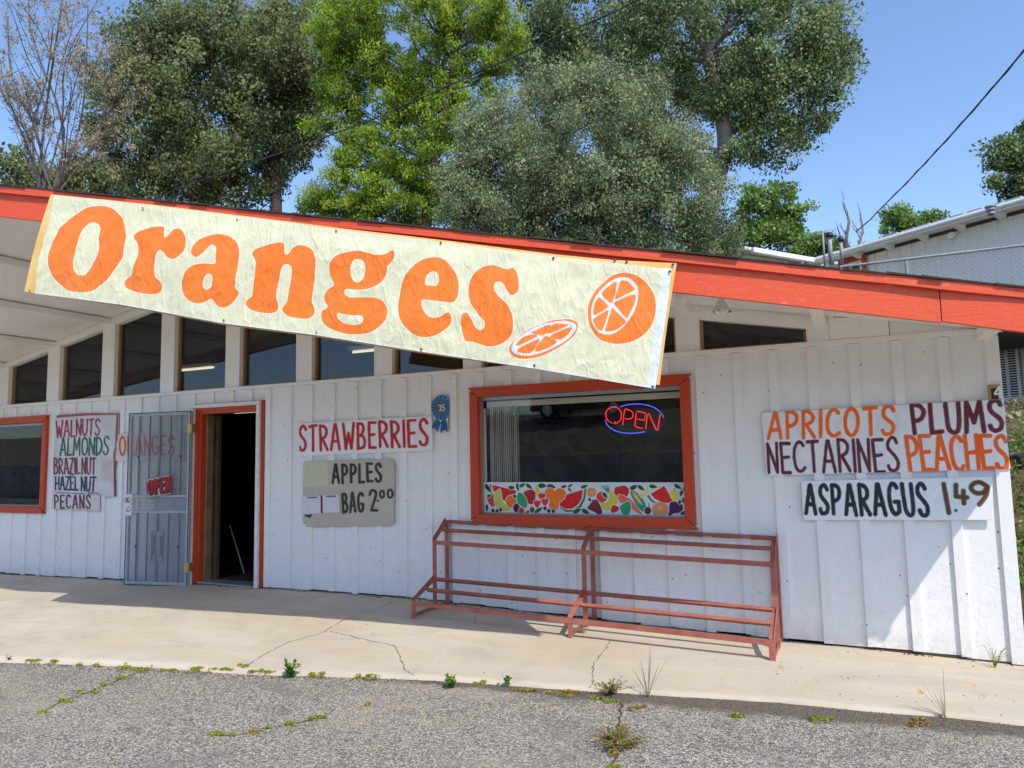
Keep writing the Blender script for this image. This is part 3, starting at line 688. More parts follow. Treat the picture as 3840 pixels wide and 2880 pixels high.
m = MB(); gbox(m, .041, GW-.041, 1.06, 1.085, -.012, .012); gbox(m, .041, GW-.041, .87, .895, -.012, .012); m.build('cross_rail', M['gate'], gate)
m = MB(); gbox(m, .004, GW-.004, gz0+.004, gz0+.012, .0205, .024); gbox(m, .004, GW-.004, gz1-.012, gz1-.004, .0205, .024); gbox(m, .004, .012, gz0+.013, gz1-.013, .0205, .024)
gbox(m, GW-.012, GW-.004, gz0+.013, .84, .0205, .024); gbox(m, GW-.012, GW-.004, 1.10, gz1-.013, .0205, .024); m.build('seal', M['black'], gate)
for i, s in enumerate(np.linspace(.15, GW-.15, 5)):
    for z0, z1 in ((gz0+.045, .87), (1.085, gz1-.045)):
        if i == 2 and z0 < .5: z0_, z1_ = [(z0, .24), (.62, .87)][0], None; MB().tube([gp(s, z0), gp(s, .30)], .0085, 6).build('bar', M['gate_bar'], gate); MB().tube([gp(s, .66), gp(s, .87)], .0085, 6).build('bar', M['gate_bar'], gate); continue
        MB().tube([gp(s, z0), gp(s, z1)], .0085, 6).build('bar', M['gate_bar'], gate)
c0 = GW/2; m = MB()
for (a, b, z0, z1) in ((-.085, .085, .30, .66), (-.045, .045, .37, .59)):
    m.tube([gp(c0+a, z0), gp(c0+b, z0), gp(c0+b, z1), gp(c0+a, z1)], .006, 6, closed=True)
for a in (-.065, .065): m.tube([gp(c0+a, .37), gp(c0+a, .59)], .005, 6)
m.build('scroll_ornament', M['gate_bar'], gate)
m = MB(); gbox(m, .041, GW-.041, gz0+.046, gz1-.046, -.014, -.013); m.build('screen', M['screen'], gate)
m = MB()
for s in (.15, GW-.15):
    for z in (.47, .88, 1.07, 1.55): 
        for k in range(6):
            a = k*math.pi/3; m.beam(gp(s, z, .009), gp(s+.016*math.cos(a), z+.016*math.sin(a), .009), .007, .004, up=gn)
m.build('clip', M['black'], gate)
m = MB(); gbox(m, GW-.085, GW+.005, .84, 1.10, -.024, .027); lk = m.build('lock_box', M['gate_white'], gate, bevel=.004)
gp0 = gp(GW-.04, 1.03, .03); gp1 = gp(GW-.04, .915, .03)
def knob(c, prof, mat, nm, par):
    m = MB(); 
    for i, (r, h) in enumerate(prof):
        for k in range(16):
            a = 2*math.pi*k/16; u = np.array(c)+gdir*r*math.cos(a)+np.array([0, 0, r*math.sin(a)])+gn*h; m.v.append(tuple(u))
    for i in range(len(prof)-1):
        for k in range(16): m.f.append((i*16+k, i*16+(k+1) % 16, (i+1)*16+(k+1) % 16, (i+1)*16+k))
    m.f.append(tuple(range((len(prof)-1)*16, len(prof)*16))); return m.build(nm, mat, par, smooth=True)
knob(gp0, [(.034, 0), (.034, .004), (.016, .008), (.013, .03), (.025, .04), (.027, .055), (.018, .066), (.004, .068)], M['steel'], 'knob', gate)
knob(gp1, [(.030, 0), (.028, .008), (.014, .012), (.013, .014), (.002, .014)], M['steel'], 'deadbolt', gate)
for z in (.24, 1.88):
    m = MB(); m.tube([gp(-.012, z-.06, .026), gp(-.012, z+.06, .026)], .010, 8); gbox(m, .0, .045, z-.05, z+.05, .021, .025); m.box(-7.165, -7.125, -.078, -.0755, z-.05, z+.05); m.build('hinge', M['brass'], gate)
# ---- inner door edge, interior bits
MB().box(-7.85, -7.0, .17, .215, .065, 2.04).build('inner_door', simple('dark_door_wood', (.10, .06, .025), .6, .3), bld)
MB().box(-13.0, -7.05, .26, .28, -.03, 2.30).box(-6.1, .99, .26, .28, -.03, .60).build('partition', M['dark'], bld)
# interior items
def tubelight(x, y, z, L, lab):
    t_ = empty('ceiling_light', (x, y, z), lab, 'light'); MB().box(x-L/2, x+L/2, y-.07, y+.07, z+.03, z+.08).build('housing', M['lampw'], t_); MB().tube([(x-L/2+.03, y, z+.012), (x+L/2-.03, y, z+.012)], .016, 8).build('tube', M['tube'], t_)
q = W(948, 1546, 1.3); tubelight(q[0], q[1], q[2], .75, 'fluorescent ceiling light glowing at the top of the open doorway')
q = W(722, 1388, 1.6); tubelight(q[0], q[1], q[2], .95, 'fluorescent tube seen through the high windows above the door')
q = W(1378, 1319, 1.6); tubelight(q[0], q[1], q[2], .55, 'short fluorescent tube seen through the high window under the letter g')
b = G(916, 2150, -.02); a = W(861, 1967, b[1]+.12)
props(MB().tube([a, b], .010, 8).build('broom_pole', M['lampw'], None, smooth=True), 'thin white pole leaning inside the dark open doorway', 'pole')

# ================================================================== BANNER
zO = Z(3.6867, 160, 740); zA = Z(3.6867, 660, 840); zG = Z(3.6867, 1180, 900); zS = Z(3.6867, 1680, 960); zQ = Z(3.19, 2050, 960)
ink = [
 zO([(760,118),(900,130),(1010,185),(1100,290),(1150,400),(1175,530),(1165,700),(1140,830),(1090,930),(1010,1040),(920,1160),(820,1230),(740,1290),(620,1318),(490,1315),(380,1290),(280,1230),(190,1140),(130,1030),(112,900),(118,760),(160,630),(215,520),(245,430),(330,340),(430,245),(550,165),(650,130)]),
 zO([(1285,530),(1320,490),(1390,450),(1520,410),(1640,403),(1690,415),(1695,480),(1700,555),(1740,545),(1775,505),(1830,450),(1900,438),(1965,465),(2010,550),(2015,640),(1995,740),(1920,820),(1850,860),(1790,850),(1745,820),(1710,760),(1665,740),(1620,790),(1590,900),(1578,1000),(1585,1100),(1640,1160),(1662,1230),(1640,1300),(1580,1335),(1480,1340),(1370,1325),(1250,1290),(1170,1240),(1152,1185),(1175,1130),(1240,1095),(1275,1040),(1295,930),(1335,800),(1342,690),(1330,630),(1295,580)]),
 zA([(550,155),(680,152),(790,190),(870,260),(905,350),(905,450),(880,600),(858,700),(845,800),(838,890),(885,935),(870,985),(820,1060),(740,1130),(650,1158),(590,1140),(545,1090),(510,1040),(470,1045),(380,1090),(300,1100),(220,1075),(150,1010),(115,910),(120,800),(155,700),(190,640),(280,585),(400,555),(500,560),(580,550),(590,460),(603,340),(580,305),(540,298),(500,325),(440,395),(390,440),(330,470),(270,440),(248,380),(280,300),(350,225),(440,180)]),
 zA([(1085,430),(1090,390),(1130,350),(1250,305),(1400,265),(1485,260),(1510,300),(1505,370),(1520,425),(1560,405),(1610,345),(1670,305),(1750,295),(1840,320),(1910,375),(1955,460),(1965,560),(1945,720),(1920,880),(1900,1000),(1885,1090),(1915,1150),(1922,1220),(1890,1280),(1810,1310),(1700,1305),(1570,1280),(1490,1225),(1473,1170),(1500,1130),(1540,1080),(1560,1000),(1585,860),(1612,720),(1620,630),(1595,575),(1550,558),(1495,580),(1460,650),(1430,780),(1405,900),(1392,1000),(1400,1060),(1418,1120),(1405,1180),(1350,1225),(1270,1232),(1150,1220),(1030,1185),(970,1130),(968,1075),(1000,1035),(1045,1000),(1070,920),(1100,780),(1120,640),(1135,540),(1120,490)]),
 zG([(540,165),(640,160),(740,175),(840,205),(920,213),(1000,195),(1060,155),(1100,145),(1128,190),(1120,260),(1070,330),(1018,375),(1015,430),(980,520),(900,610),(800,665),(680,692),(560,690),(480,680),(440,695),(435,735),(470,780),(530,798),(650,795),(800,793),(900,815),(975,880),(1012,970),(1005,1060),(950,1150),(850,1230),(720,1285),(580,1303),(430,1295),(300,1260),(190,1200),(125,1120),(110,1040),(130,980),(205,935),(165,860),(150,790),(175,720),(220,670),(295,630),(255,540),(232,440),(245,340),(300,255),(390,200)]),
 zG([(1670,240),(1770,255),(1860,310),(1940,400),(1990,510),(2010,640),(2000,750),(1960,835),(1915,868),(1800,860),(1650,840),(1520,828),(1500,850),(1505,920),(1540,1000),(1600,1060),(1670,1078),(1740,1065),(1810,1030),(1855,1003),(1890,1020),(1903,1090),(1880,1170),(1800,1250),(1690,1315),(1570,1345),(1450,1335),(1350,1280),(1250,1180),(1190,1070),(1168,950),(1170,820),(1190,690),(1230,560),(1320,420),(1430,320),(1550,262)]),
 zS([(610,127),(700,145),(780,175),(830,182),(890,160),(930,185),(970,250),(1000,360),(1000,470),(960,530),(910,550),(865,520),(815,450),(770,385),(715,357),(665,375),(643,430),(665,500),(740,580),(820,650),(880,730),(920,830),(925,950),(905,1060),(840,1150),(750,1215),(650,1250),(550,1250),(440,1215),(350,1190),(260,1180),(215,1120),(190,1020),(185,900),(205,810),(250,785),(290,800),(330,880),(380,970),(430,1020),(480,1022),(520,980),(522,920),(490,870),(430,820),(370,730),(320,640),(290,540),(290,430),(320,320),(390,220),(490,150)]),
 zS([(1650,872),(1760,900),(1805,960),(1780,1060),(1680,1170),(1500,1290),(1280,1390),(1060,1425),(910,1390),(855,1310),(880,1220),(990,1110),(1150,1010),(1400,905)]),
 zQ([(935,200),(1060,225),(1170,300),(1260,420),(1297,570),(1280,740),(1210,880),(1100,980),(960,1035),(820,1050),(690,1020),(590,950),(525,840),(498,700),(515,560),(580,420),(690,300),(810,220)]),
]
holes = [
 zO([(715,348),(770,375),(805,440),(803,560),(800,700),(785,820),(720,960),(640,1065),(590,1085),(530,1078),(475,1020),(458,940),(465,830),(495,680),(525,540),(570,440),(640,370)]),
 zA([(500,695),(535,720),(530,790),(505,870),(455,912),(410,895),(395,840),(415,760),(455,710)]),
 zG([(625,273),(680,285),(715,340),(715,430),(700,520),(655,580),(610,590),(565,570),(532,500),(530,400),(550,320),(585,280)]),
 zG([(345,1012),(430,1030),(520,1042),(610,1040),(655,1055),(670,1100),(640,1150),(560,1172),(470,1168),(390,1140),(340,1090),(328,1045)]),
 zG([(1650,438),(1700,450),(1735,500),(1738,570),(1710,630),(1680,640),(1600,630),(1550,620),(1545,570),(1565,500),(1605,455)]),
]
pith = [zS([(1600,898),(1720,920),(1780,975),(1740,1070),(1610,1190),(1400,1300),(1180,1370),(1000,1370),(905,1330),(893,1250),(970,1140),(1130,1035),(1350,935)]),
        zQ([(915,252),(1000,275),(1070,350),(1093,460),(1070,600),(1000,740),(900,860),(790,930),(700,938),(620,900),(560,810),(540,700),(555,580),(610,460),(710,345),(810,275)])]
wedge = [zS(q) for q in ([(1165,1060),(1300,990),(1435,950),(1350,1085),(1290,1100),(1170,1070)], [(1370,1080),(1460,945),(1600,938),(1680,955),(1600,1000)], [(1405,1110),(1600,1020),(1710,985),(1690,1060),(1570,1160)], [(1330,1125),(1400,1120),(1520,1185),(1400,1270),(1205,1325)], [(1275,1145),(1240,1230),(1150,1345),(1000,1340),(965,1290),(1100,1220)], [(950,1250),(980,1180),(1110,1095),(1250,1105),(1100,1190)])] + \
        [zQ(q) for q in ([(840,305),(805,500),(765,565),(660,455),(740,360)], [(880,295),(960,300),(1040,375),(1035,415),(850,510),(815,520),(850,380)], [(825,545),(1045,455),(1055,560),(970,740),(950,740),(815,590)], [(775,635),(800,630),(940,770),(920,820),(820,890),(715,905),(710,880)], [(740,650),(735,700),(690,860),(660,900),(600,865),(568,790),(570,750),(715,650)], [(620,500),(650,505),(725,580),(725,620),(600,705),(565,700),(575,590)])]
def sprint(Q, shapes, closed_k=4):
    d = np.full(len(Q), 60.0)
    for s in shapes: d = np.minimum(d, sdf_poly(Q, crom(s, True, closed_k), 25))
    return d
def rail(pts, n): 
    P = np.array(pts, float); t_ = np.concatenate([[0], np.cumsum(np.linalg.norm(np.diff(P, axis=0), axis=1))]); u = np.linspace(0, t_[-1], n)
    return np.stack([np.interp(u, t_, P[:, 0]), np.interp(u, t_, P[:, 1])], 1)
topr = [(205, 731), (400, 750), (1099, 835), (1200, 852), (1440, 882), (1681, 909), (2075, 962), (2307, 987), (2518, 1009)]
botr = [(130, 1100), (463, 1144), (839, 1213), (1186, 1257), (1580, 1319), (2004, 1382), (2457, 1458)]
def sheet(top, bot, nu, nv, off, amp, seed):
    T, B = rail(top, nu), rail(bot, nu); v = np.linspace(0, 1, nv)[:, None, None]; Qp = ((1-v)*T[None]+v*B[None]).reshape(-1, 2)
    V = np.array([F(px, py, off) for px, py in Qp])
    X = V[:, [0, 2]]
    X2 = X@np.array([[.8, .6], [-.6, .8]])
    w = (noise2(X2*np.array([1.0, .28]), 3.6, seed, 3)-.5)*1.3+(noise2(X, 1.3, seed+1, 2)-.5)*1.2
    w += (np.abs(noise2(X2*np.array([1, .5]), 9, seed+2, 3)-.5))*-.7
    fade = np.clip(np.minimum(v.repeat(nu, 1).ravel()*6, 1), .25, 1)
    vv = np.repeat(np.linspace(0, 1, nv), nu)
    o = np.maximum(w*amp*fade, -.026)+np.sin(vv*math.pi)*.012
    N = np.array([-FK, -1, 0]); N = N/np.linalg.norm(N)
    return Qp, V+N*o[:, None], vv
NU, NV = 700, 115
Qp, V, vv = sheet(topr, botr, NU, NV, .078, .036, 11)
d_ink = sprint(Qp, ink); d_h = sprint(Qp, holes); d_ink = np.maximum(d_ink, -d_h); d_p = sprint(Qp, pith); d_w = sprint(Qp, wedge, 3); d_pith = np.maximum(d_p, -d_w)
t = NT('banner_vinyl'); p = t.coord(kind='Position')
ai = t.nd('ShaderNodeAttribute', attribute_name='ink').outputs['Fac']; ap = t.nd('ShaderNodeAttribute', attribute_name='pith').outputs['Fac']; ae = t.nd('ShaderNodeAttribute', attribute_name='hem').outputs['Fac']
n1 = t.noise(p, 2.2, 4); creamc = t.mix(t.mr(n1, .3, .7), (.72, .70, .47), (.74, .72, .49))
c = t.mix(ae, creamc, (.74, .80, .88))
c = t.mix(t.mr(ai, 3.2, 1.8), c, (.86, .84, .74))
orc = t.mix(t.mr(t.noise(p, 3, 3), .3, .7), (.86, .19, .018), (.92, .235, .03))
c = t.mix(t.mr(ai, .7, -.7), c, orc)
c = t.mix(t.mr(ap, 2.2, .9), c, (.78, .33, .12)); c = t.mix(t.mr(ap, .6, -.6), c, (.70, .76, .86))
st = t.noise(p, 22, 5, .8); c = t.mix(t.mr(st, .68, .72, 0, .22), c, (.25, .22, .16))
t.base(c); t.rough(t.mr(n1, .3, .7, .36, .5), .45)
nb = t.bump(t.noise(t.coord(kind='Position', rot=(0, .6, 0), scale=(1, 1, .4)), 6, 2, .5, .8), .14, .03); 
for sc_b, st_b, rt in ((4.5, .42, .6), (12, .22, -.5)):
    cr = t.math('ABSOLUTE', t.math('SUBTRACT', t.noise(t.coord(kind='Position', rot=(0, rt, 0), scale=(1, 1, .45)), sc_b, 3, .55, .4), .5)); nb = t.bump(t.mr(cr, 0, .05, 1, 0), st_b, .006, nb)
nb = t.bump(t.noise(p, 30, 3, .6, .8), .08, .005, nb); t.norm(nb); M['banner'] = t.m
hem = np.clip((Qp[:, 0]+(Qp[:, 1]-1000)*.118-2478)/4, 0, 1)+np.clip((vv-.985)/.01, 0, 1)*.8
ban = empty('banner', tuple(F(1300, 1050)), 'large cream vinyl banner reading Oranges in orange letters, hung along the fascia', 'banner')
link('banner_sheet', np_mesh('banner_sheet', V, quads(NU, NV), [M['banner']], {'ink': ('FLOAT', d_ink), 'pith': ('FLOAT', d_pith), 'hem': ('FLOAT', np.clip(hem, 0, 1))}, smooth=True), ban)
def grommet(px, py, par, off):
    c = F(px, py, off); m = MB(); N = Vector((-FK, -1, 0)).normalized(); U = Vector((1, -FK, 0)).normalized(); pts = [Vector(c)+(U*math.cos(a)+Vector((0, 0, 1))*math.sin(a))*.008 for a in np.linspace(0, 2*math.pi, 13)[:-1]]
    m.tube(pts, .0028, 5, closed=True); m.build('grommet', M['metal'], par)
    m = MB(); m.add([tuple(Vector(c)+(U*math.cos(a)+Vector((0, 0, 1))*math.sin(a))*.006+N*.002) for a in np.linspace(0, 2*math.pi, 11)[:-1]], [tuple(range(10))]); m.build('grommet_hole', M['black'], par)
for q in [(463, 1134), (839, 1200), (1186, 1247), (1580, 1309), (2004, 1370), (2448, 1450), (535, 780), (889, 824), (1260, 866), (1653, 911), (2075, 968), (2512, 1018)]: grommet(q[0], q[1], ban, .085)
# older yellowed banner hanging underneath
t = NT('old_banner_vinyl'); p = t.coord(kind='Position'); t.base(t.mix(t.mr(t.noise(p, 4, 4), .3, .7), (.78, .45, .11), (.84, .60, .27))); t.rough(.45, .4); t.norm(t.bump(t.noise(p, 14, 5), .3, .01)); M['oldban'] = t.m
Q2, V2, _ = sheet([(190, 729), (600, 770), (1300, 858), (1700, 905), (2074, 953), (2300, 975), (2538, 987)], [(90, 1093), (463, 1149), (839, 1219), (1186, 1264), (1580, 1325), (2004, 1384), (2473, 1444)], 300, 40, .042, .003, 21)
ob = empty('banner', tuple(F(1300, 1050)), 'older yellowed vinyl banner mostly hidden behind the Oranges banner, its edges showing', 'banner')
link('banner_sheet', np_mesh('old_sheet', V2, quads(300, 40), [M['oldban']], smooth=True), ob)
for q in [(2524, 992), (2350, 983), (2306, 976), (110, 1088)]: grommet(q[0], q[1], ob, .052)

# ================================================================== PAINTED SIGNS
z7 = Z(1.9745, 2740, 1360); z5 = Z(1.975, 1000, 1400); z4 = Z(1.975, 0, 1400); zN = Z(2.267, 180, 1520)
WP = lambda Y: (lambda a, b: W(a, b, Y))
def brushes(C, Q, strokes, r, c, c2=None, seed=0):
    nz = noise2(Q, .08, seed, 2)*1.6-.8; mixn = noise2(Q, .03, seed+5, 2)[:, None]
    for s in strokes:
        d = sdf_line(Q, np.array(s), r+6)-r+nz
        cc = np.array(c)[None, :]*np.ones((len(Q), 1))
        if c2 is not None: cc = cc*(1-mixn)+np.array(c2)[None, :]*mixn
        f = aa(d, 2.2); C = C*(1-f)+cc*f
    return C
def boardbg(Q, c, seed, amt=.06):
    n = noise2(Q, .02, seed, 4)[:, None]-.5; return np.clip(np.array(c)[None, :]*(1+n*2*amt), 0, 1)
OR, MAR, GRN, RED, BLK = (.88, .10, .0), (.105, .012, .022), (.006, .030, .026), (.60, .01, .018), (.028, .022, .018)
def ghosts(C, Q, words, r, c, a):
    for w in words:
        for s in w:
            d = sdf_line(Q, np.array(s), r+5)-r; C = lay(C, d, c, 3, a)
    return C
def p_apr(Q):
    C = boardbg(Q, (.78, .78, .79), 1)
    C = ghosts(C, Q, [word('CON', z7([(540, 400), (1290, 380), (1290, 560), (540, 600)]), .5), word('CHER', z7([(520, 600), (1500, 560), (1500, 760), (520, 760)]), .6)], 9, (.60, .68, .74), .5)
    C = brushes(C, Q, word('APRICOTS', z7([(290, 375), (1262, 318), (1270, 528), (285, 560)]), .24, seed=1), 7.8, OR, (.90, .17, .0), 1)
    C = brushes(C, Q, word('PLUMS', z7([(1392, 308), (2000, 280), (2018, 505), (1412, 522)]), .22, seed=2), 8.8, MAR, (.17, .016, .03), 2)
    C = brushes(C, Q, word('NECTARINES', z7([(275, 600), (1285, 556), (1305, 800), (285, 812)]), .2, seed=3), 6.8, MAR, (.14, .014, .04), 3)
    C = brushes(C, Q, word('PEACHES', z7([(1352, 545), (2035, 540), (2058, 782), (1382, 798)]), .16, seed=4), 8.0, OR, (.90, .15, .0), 4)
    e = noise2(Q, .05, 9, 3)*14; edge = np.minimum(Q[:, 1]-(1546+(Q[:, 0]-2854)*-.0566), 1e3)-e*.15; return lay(C, edge-1.5, (.25, .22, .18), 3, .6)
panel('painted_sign', [(2854, 1546), (3757, 1494), (3790, 1758), (2876, 1784)], p_apr, WP(-.036), .014, .0045, label='white board hand lettered APRICOTS PLUMS NECTARINES PEACHES in orange and maroon', cat='sign', group='hand-painted produce signs')
def p_asp(Q):
    C = boardbg(Q, (.80, .81, .83), 2, .03)
    n = noise2(Q, .06, 4, 3); px = (Q[:, 0]-3540)/150; py = (Q[:, 1]-1870)/80; m = (np.clip(1.1-np.sqrt(px**2+py**2), 0, 1)*np.clip((n-.45)*5, 0, 1))[:, None]*.55
    C = C*(1-m)+np.array((.55, .72, .78))*m
    C = brushes(C, Q, word('ASPARAGUS', z7([(555, 905), (1465, 898), (1500, 1135), (560, 1112)]), .28, seed=5), 8.4, GRN, (.004, .022, .024), 5)
    for w in ([[(1603, 898), (1640, 1112)]], [[(1688, 905), (1690, 990), (1765, 1000)], [(1740, 950), (1745, 1040)]], [[(1895, 910), (1850, 885), (1805, 900), (1795, 935), (1830, 965), (1880, 960), (1905, 920), (1895, 985), (1850, 1050)]]):
        S = [crom(z7(s), False, 4) if len(s) > 3 else np.array(z7(s)) for s in w]
        C = brushes(C, Q, S, 9.5, (.02, .22, .045), None, 6); C = brushes(C, Q, S, 6.2, (.16, .035, .022), None, 7)
    return lay(C, sdf_line(Q, np.array(z7([(1688, 1094), (1690, 1096)])), 20)-6, (.02, .10, .04), 2)
panel('painted_sign', [(3003, 1804), (3721, 1788), (3725, 1951), (3013, 1950)], p_asp, WP(-.040), .012, .0045, label='white board hand lettered ASPARAGUS 1.49 in dark green, below the apricots board', cat='sign', group='hand-painted produce signs')
def p_str(Q):
    C = boardbg(Q, (.80, .80, .81), 3, .03)
    return brushes(C, Q, word('STRAWBERRIES', z5([(245, 395), (1190, 338), (1195, 532), (245, 575)]), .26, seed=8), 5.7, RED, (.42, .008, .02), 8)
panel('painted_sign', [(1121, 1588), (1618, 1559), (1622, 1690), (1123, 1711)], p_str, WP(-.036), .012, .006, label='white board hand lettered STRAWBERRIES in red', cat='sign', group='hand-painted produce signs')
def p_app(Q):
    C = boardbg(Q, (.50, .455, .37), 5, .10)
    pt = sdf_poly(Q, np.array(z5([(268, 660), (465, 655), (465, 832), (340, 848), (270, 835)])), 20)+(noise2(Q, .1, 3)-.5)*6; C = lay(C, pt, (.58, .58, .40), 5, .8)
    C = brushes(C, Q, word('APPLES', z5([(500, 680), (850, 668), (855, 798), (500, 815)]), .32, seed=9), 5.2, BLK, None, 10)
    C = brushes(C, Q, word('BAG', z5([(572, 895), (725, 885), (725, 1022), (578, 1030)]), .28, seed=9), 5.2, BLK, None, 11)
    C = brushes(C, Q, word('2', z5([(770, 865), (822, 862), (825, 1015), (780, 1015)]), .3, seed=2), 5, BLK, None, 12)
    for q in ([(846, 870), (874, 870), (874, 922), (846, 922)], [(900, 862), (934, 862), (934, 922), (900, 922)]): C = brushes(C, Q, word('0', z5(q), .3), 4.2, BLK, None, 12)
    C = lay(C, sdf_line(Q, np.array(z5([(830, 944), (832, 946)])), 15)-4, BLK)
    for q in ([(285, 1045), (320, 1062), (335, 1045)],): C = brushes(C, Q, [z5(q)], 5, BLK, None, 3)
    return C
xo = crom([z5([q])[0] for q in [(275, 665), (310, 650), (600, 640), (900, 632), (935, 645), (945, 680), (944, 900), (943, 1090), (930, 1120), (880, 1130), (600, 1136), (320, 1138), (290, 1120), (268, 1095), (266, 900), (266, 700)]], True, 3)
app = empty('painted_sign', tuple(W(1300, 1850, -.03)), 'tan rounded board hand lettered APPLES BAG 2.00 in black, below the strawberries board', 'sign', 'hand-painted produce signs')
panel('sign_board', [(1134, 1724), (1480, 1716), (1480, 1972), (1134, 1980)], p_app, WP(-.034), .012, .006, outline=xo, parent=app)
for q, q2 in (([(262, 912), (398, 905), (400, 1038), (262, 1048)], (305, 915, 370, 928)), ([(413, 903), (535, 895), (541, 1030), (415, 1036)], (445, 906, 510, 918))):
    def pc_(Q, q2=q2):
        C = boardbg(Q, (.66, .64, .70), 3, .03); return lay(C, sdf_line(Q, np.array(z5([(q2[0], q2[1]+6), (q2[2], q2[1]+4)])), 15)-2.8, (.05, .04, .04), 1.5, .85)
    panel('price_card', z5(q), pc_, WP(-.044), .004, .006, parent=app)
MB().prism([tuple(W(*q, -.045)[[0, 2]]) for q in z5([(401, 905), (411, 905), (413, 1034), (403, 1034)])], -.0485, -.0455).build('digit_one', simple('maroon_paint', (.16, .02, .05), .6, .1), app)
def p_wal(Q):
    C = boardbg(Q, (.64, .64, .66), 7, .10)
    st_ = noise2(Q, .03, 12, 4); C = C*(1-.25*np.clip((st_-.55)*5, 0, 1)[:, None]*np.clip((Q[:, 1]-1640)/60, 0, 1)[:, None]*np.array([.3, .8, .8]))
    C = lay(C, sdf_line(Q, np.array([(213, 1562), (330, 1553), (440, 1550)]), 15)-5.5, (.42, .07, .06)); C = lay(C, sdf_line(Q, np.array([(441, 1550), (436, 1680), (430, 1700), (432, 1860)]), 15)-4, (.33, .09, .08))
    C = brushes(C, Q, word('WALNUTS', z4([(418, 352), (748, 338), (742, 455), (418, 476)]), .2, seed=1), 3.4, (.40, .012, .10), (.28, .01, .06), 1)
    C = brushes(C, Q, word('ALMONDS', z4([(452, 482), (812, 470), (805, 602), (450, 610)]), .2, seed=2), 3.4, (.008, .14, .085), (.006, .09, .06), 2)
    for w, q in (('BRAZIL', [(402, 632), (596, 630), (600, 746), (402, 745)]), ('NUT', [(617, 630), (716, 628), (712, 748), (615, 748)])): C = brushes(C, Q, word(w, z4(q), .2, seed=3), 3.4, (.15, .012, .045), (.22, .03, .05), 3)
    for w, q in (('HAZEL', [(413, 770), (585, 768), (585, 864), (413, 861)]), ('NUT', [(612, 770), (716, 768), (708, 876), (612, 872)])): C = brushes(C, Q, word(w, z4(q), .2, seed=4), 3.3, (.012, .022, .065), (.01, .03, .05), 4)
    return C
xo = [(215, 1556), (330, 1548), (447, 1549), (443, 1640), (436, 1668), (437, 1720), (430, 1762), (434, 1864), (392, 1866), (372, 1848), (300, 1850), (196, 1848), (200, 1700), (208, 1620), (204, 1580)]
panel('painted_sign', [(195, 1545), (450, 1545), (450, 1870), (195, 1870)], p_wal, WP(-.032), .010, .0085, outline=xo, label='worn white board listing WALNUTS ALMONDS BRAZIL NUT HAZEL NUT', cat='sign', group='hand-painted produce signs')
def p_pec(Q):
    return brushes(boardbg(Q, (.62, .61, .63), 8, .06), Q, word('PECANS', z4([(406, 904), (670, 902), (670, 1000), (406, 998)]), .3, seed=4), 3.3, (.10, .02, .045), None, 4)
panel('painted_sign', z4([(386, 886), (738, 900), (738, 1020), (384, 1004)]), p_pec, WP(-.046), .010, .008, label='narrow white board reading PECANS below the long nut list', cat='sign', group='hand-painted produce signs')
def p_org(Q):
    return brushes(boardbg(Q, (.70, .68, .64), 9, .06), Q, word('ORANGES', z4([(888, 470), (1292, 464), (1292, 600), (888, 604)]), .24, seed=4), 4.0, (.80, .14, .005), (.5, .08, .01), 4)
panel('painted_sign', z4([(860, 448), (1362, 434), (1362, 650), (862, 652)]), p_org, WP(-.028), .010, .008, label='white board reading ORANGES partly behind the open security door', cat='sign', group='hand-painted produce signs')
def gplane(px, py, off=.03):
    d = ray(px, py); N = np.array([gn[0], gn[1], 0]); P0 = hinge+gn*off; t_ = ((P0-CAM)@N)/(d@N); return CAM+d*t_
def p_open(Q):
    C = boardbg(Q, (.42, .40, .385), 9, .03); qd = zN([(848, 650), (1030, 612), (1038, 728), (856, 750)])
    for dx, col, r in ((2.2, (.008, .006, .006), 7.5), (0, (.42, .010, .008), 3.6)):
        for s in word('OPEN', qd, .34, jit=0): C = lay(C, sdf_line(Q, s+np.array([dx, dx*.6]), 14)-r, col, 2)
    qe = np.array(zN([(834, 624), (1042, 585), (1051, 752), (846, 789)])); e = np.full(len(Q), 1e3)
    return lay(C, seg_dist(Q, qe, np.roll(qe, -1, 0))-1.2, (.03, .03, .03), 1.5)
panel('open_sign', zN([(832, 622), (1044, 583), (1053, 752), (844, 791)]), p_open, gplane, .005, .004, label='white sheet sign with red block letters OPEN tilted on the security door', cat='sign')
# house number
t_ = empty('house_number', tuple(W(3728, 1470, -.03)), 'wooden plaque with white numeral 4 on black, fixed to the building corner', 'number plaque')
a, b = W(3702, 1443, -.03), W(3752, 1500, -.03); MB().box(a[0], b[0]+.004, -.045, -.024, b[2], a[2]).build('plaque', M['wood'], t_, bevel=.002)
a, b = W(3716, 1456, -.047), W(3744, 1499, -.047); MB().box(a[0], b[0], -.048, -.0452, b[2]+.004, a[2]).build('number_plate', simple('black_plate', (.03, .022, .018), .4, .1), t_)
m = MB(); s = [(.62, 0), (.62, 1), (.08, .34), (.92, .34)]; sc = .085; ox, oz = a[0]+.012, b[2]+.012
for p_, q_ in ((0, 1), (1, 2), (2, 3)): m.beam((ox+s[p_][0]*sc*.75, -.050-.0005*p_, oz+s[p_][1]*sc), (ox+s[q_][0]*sc*.75, -.050-.0005*p_, oz+s[q_][1]*sc), .003, .013, up=(1, 0, 0) if p_ == 0 else (0, 0, 1))
m.build('numeral', M['lampw'], t_)
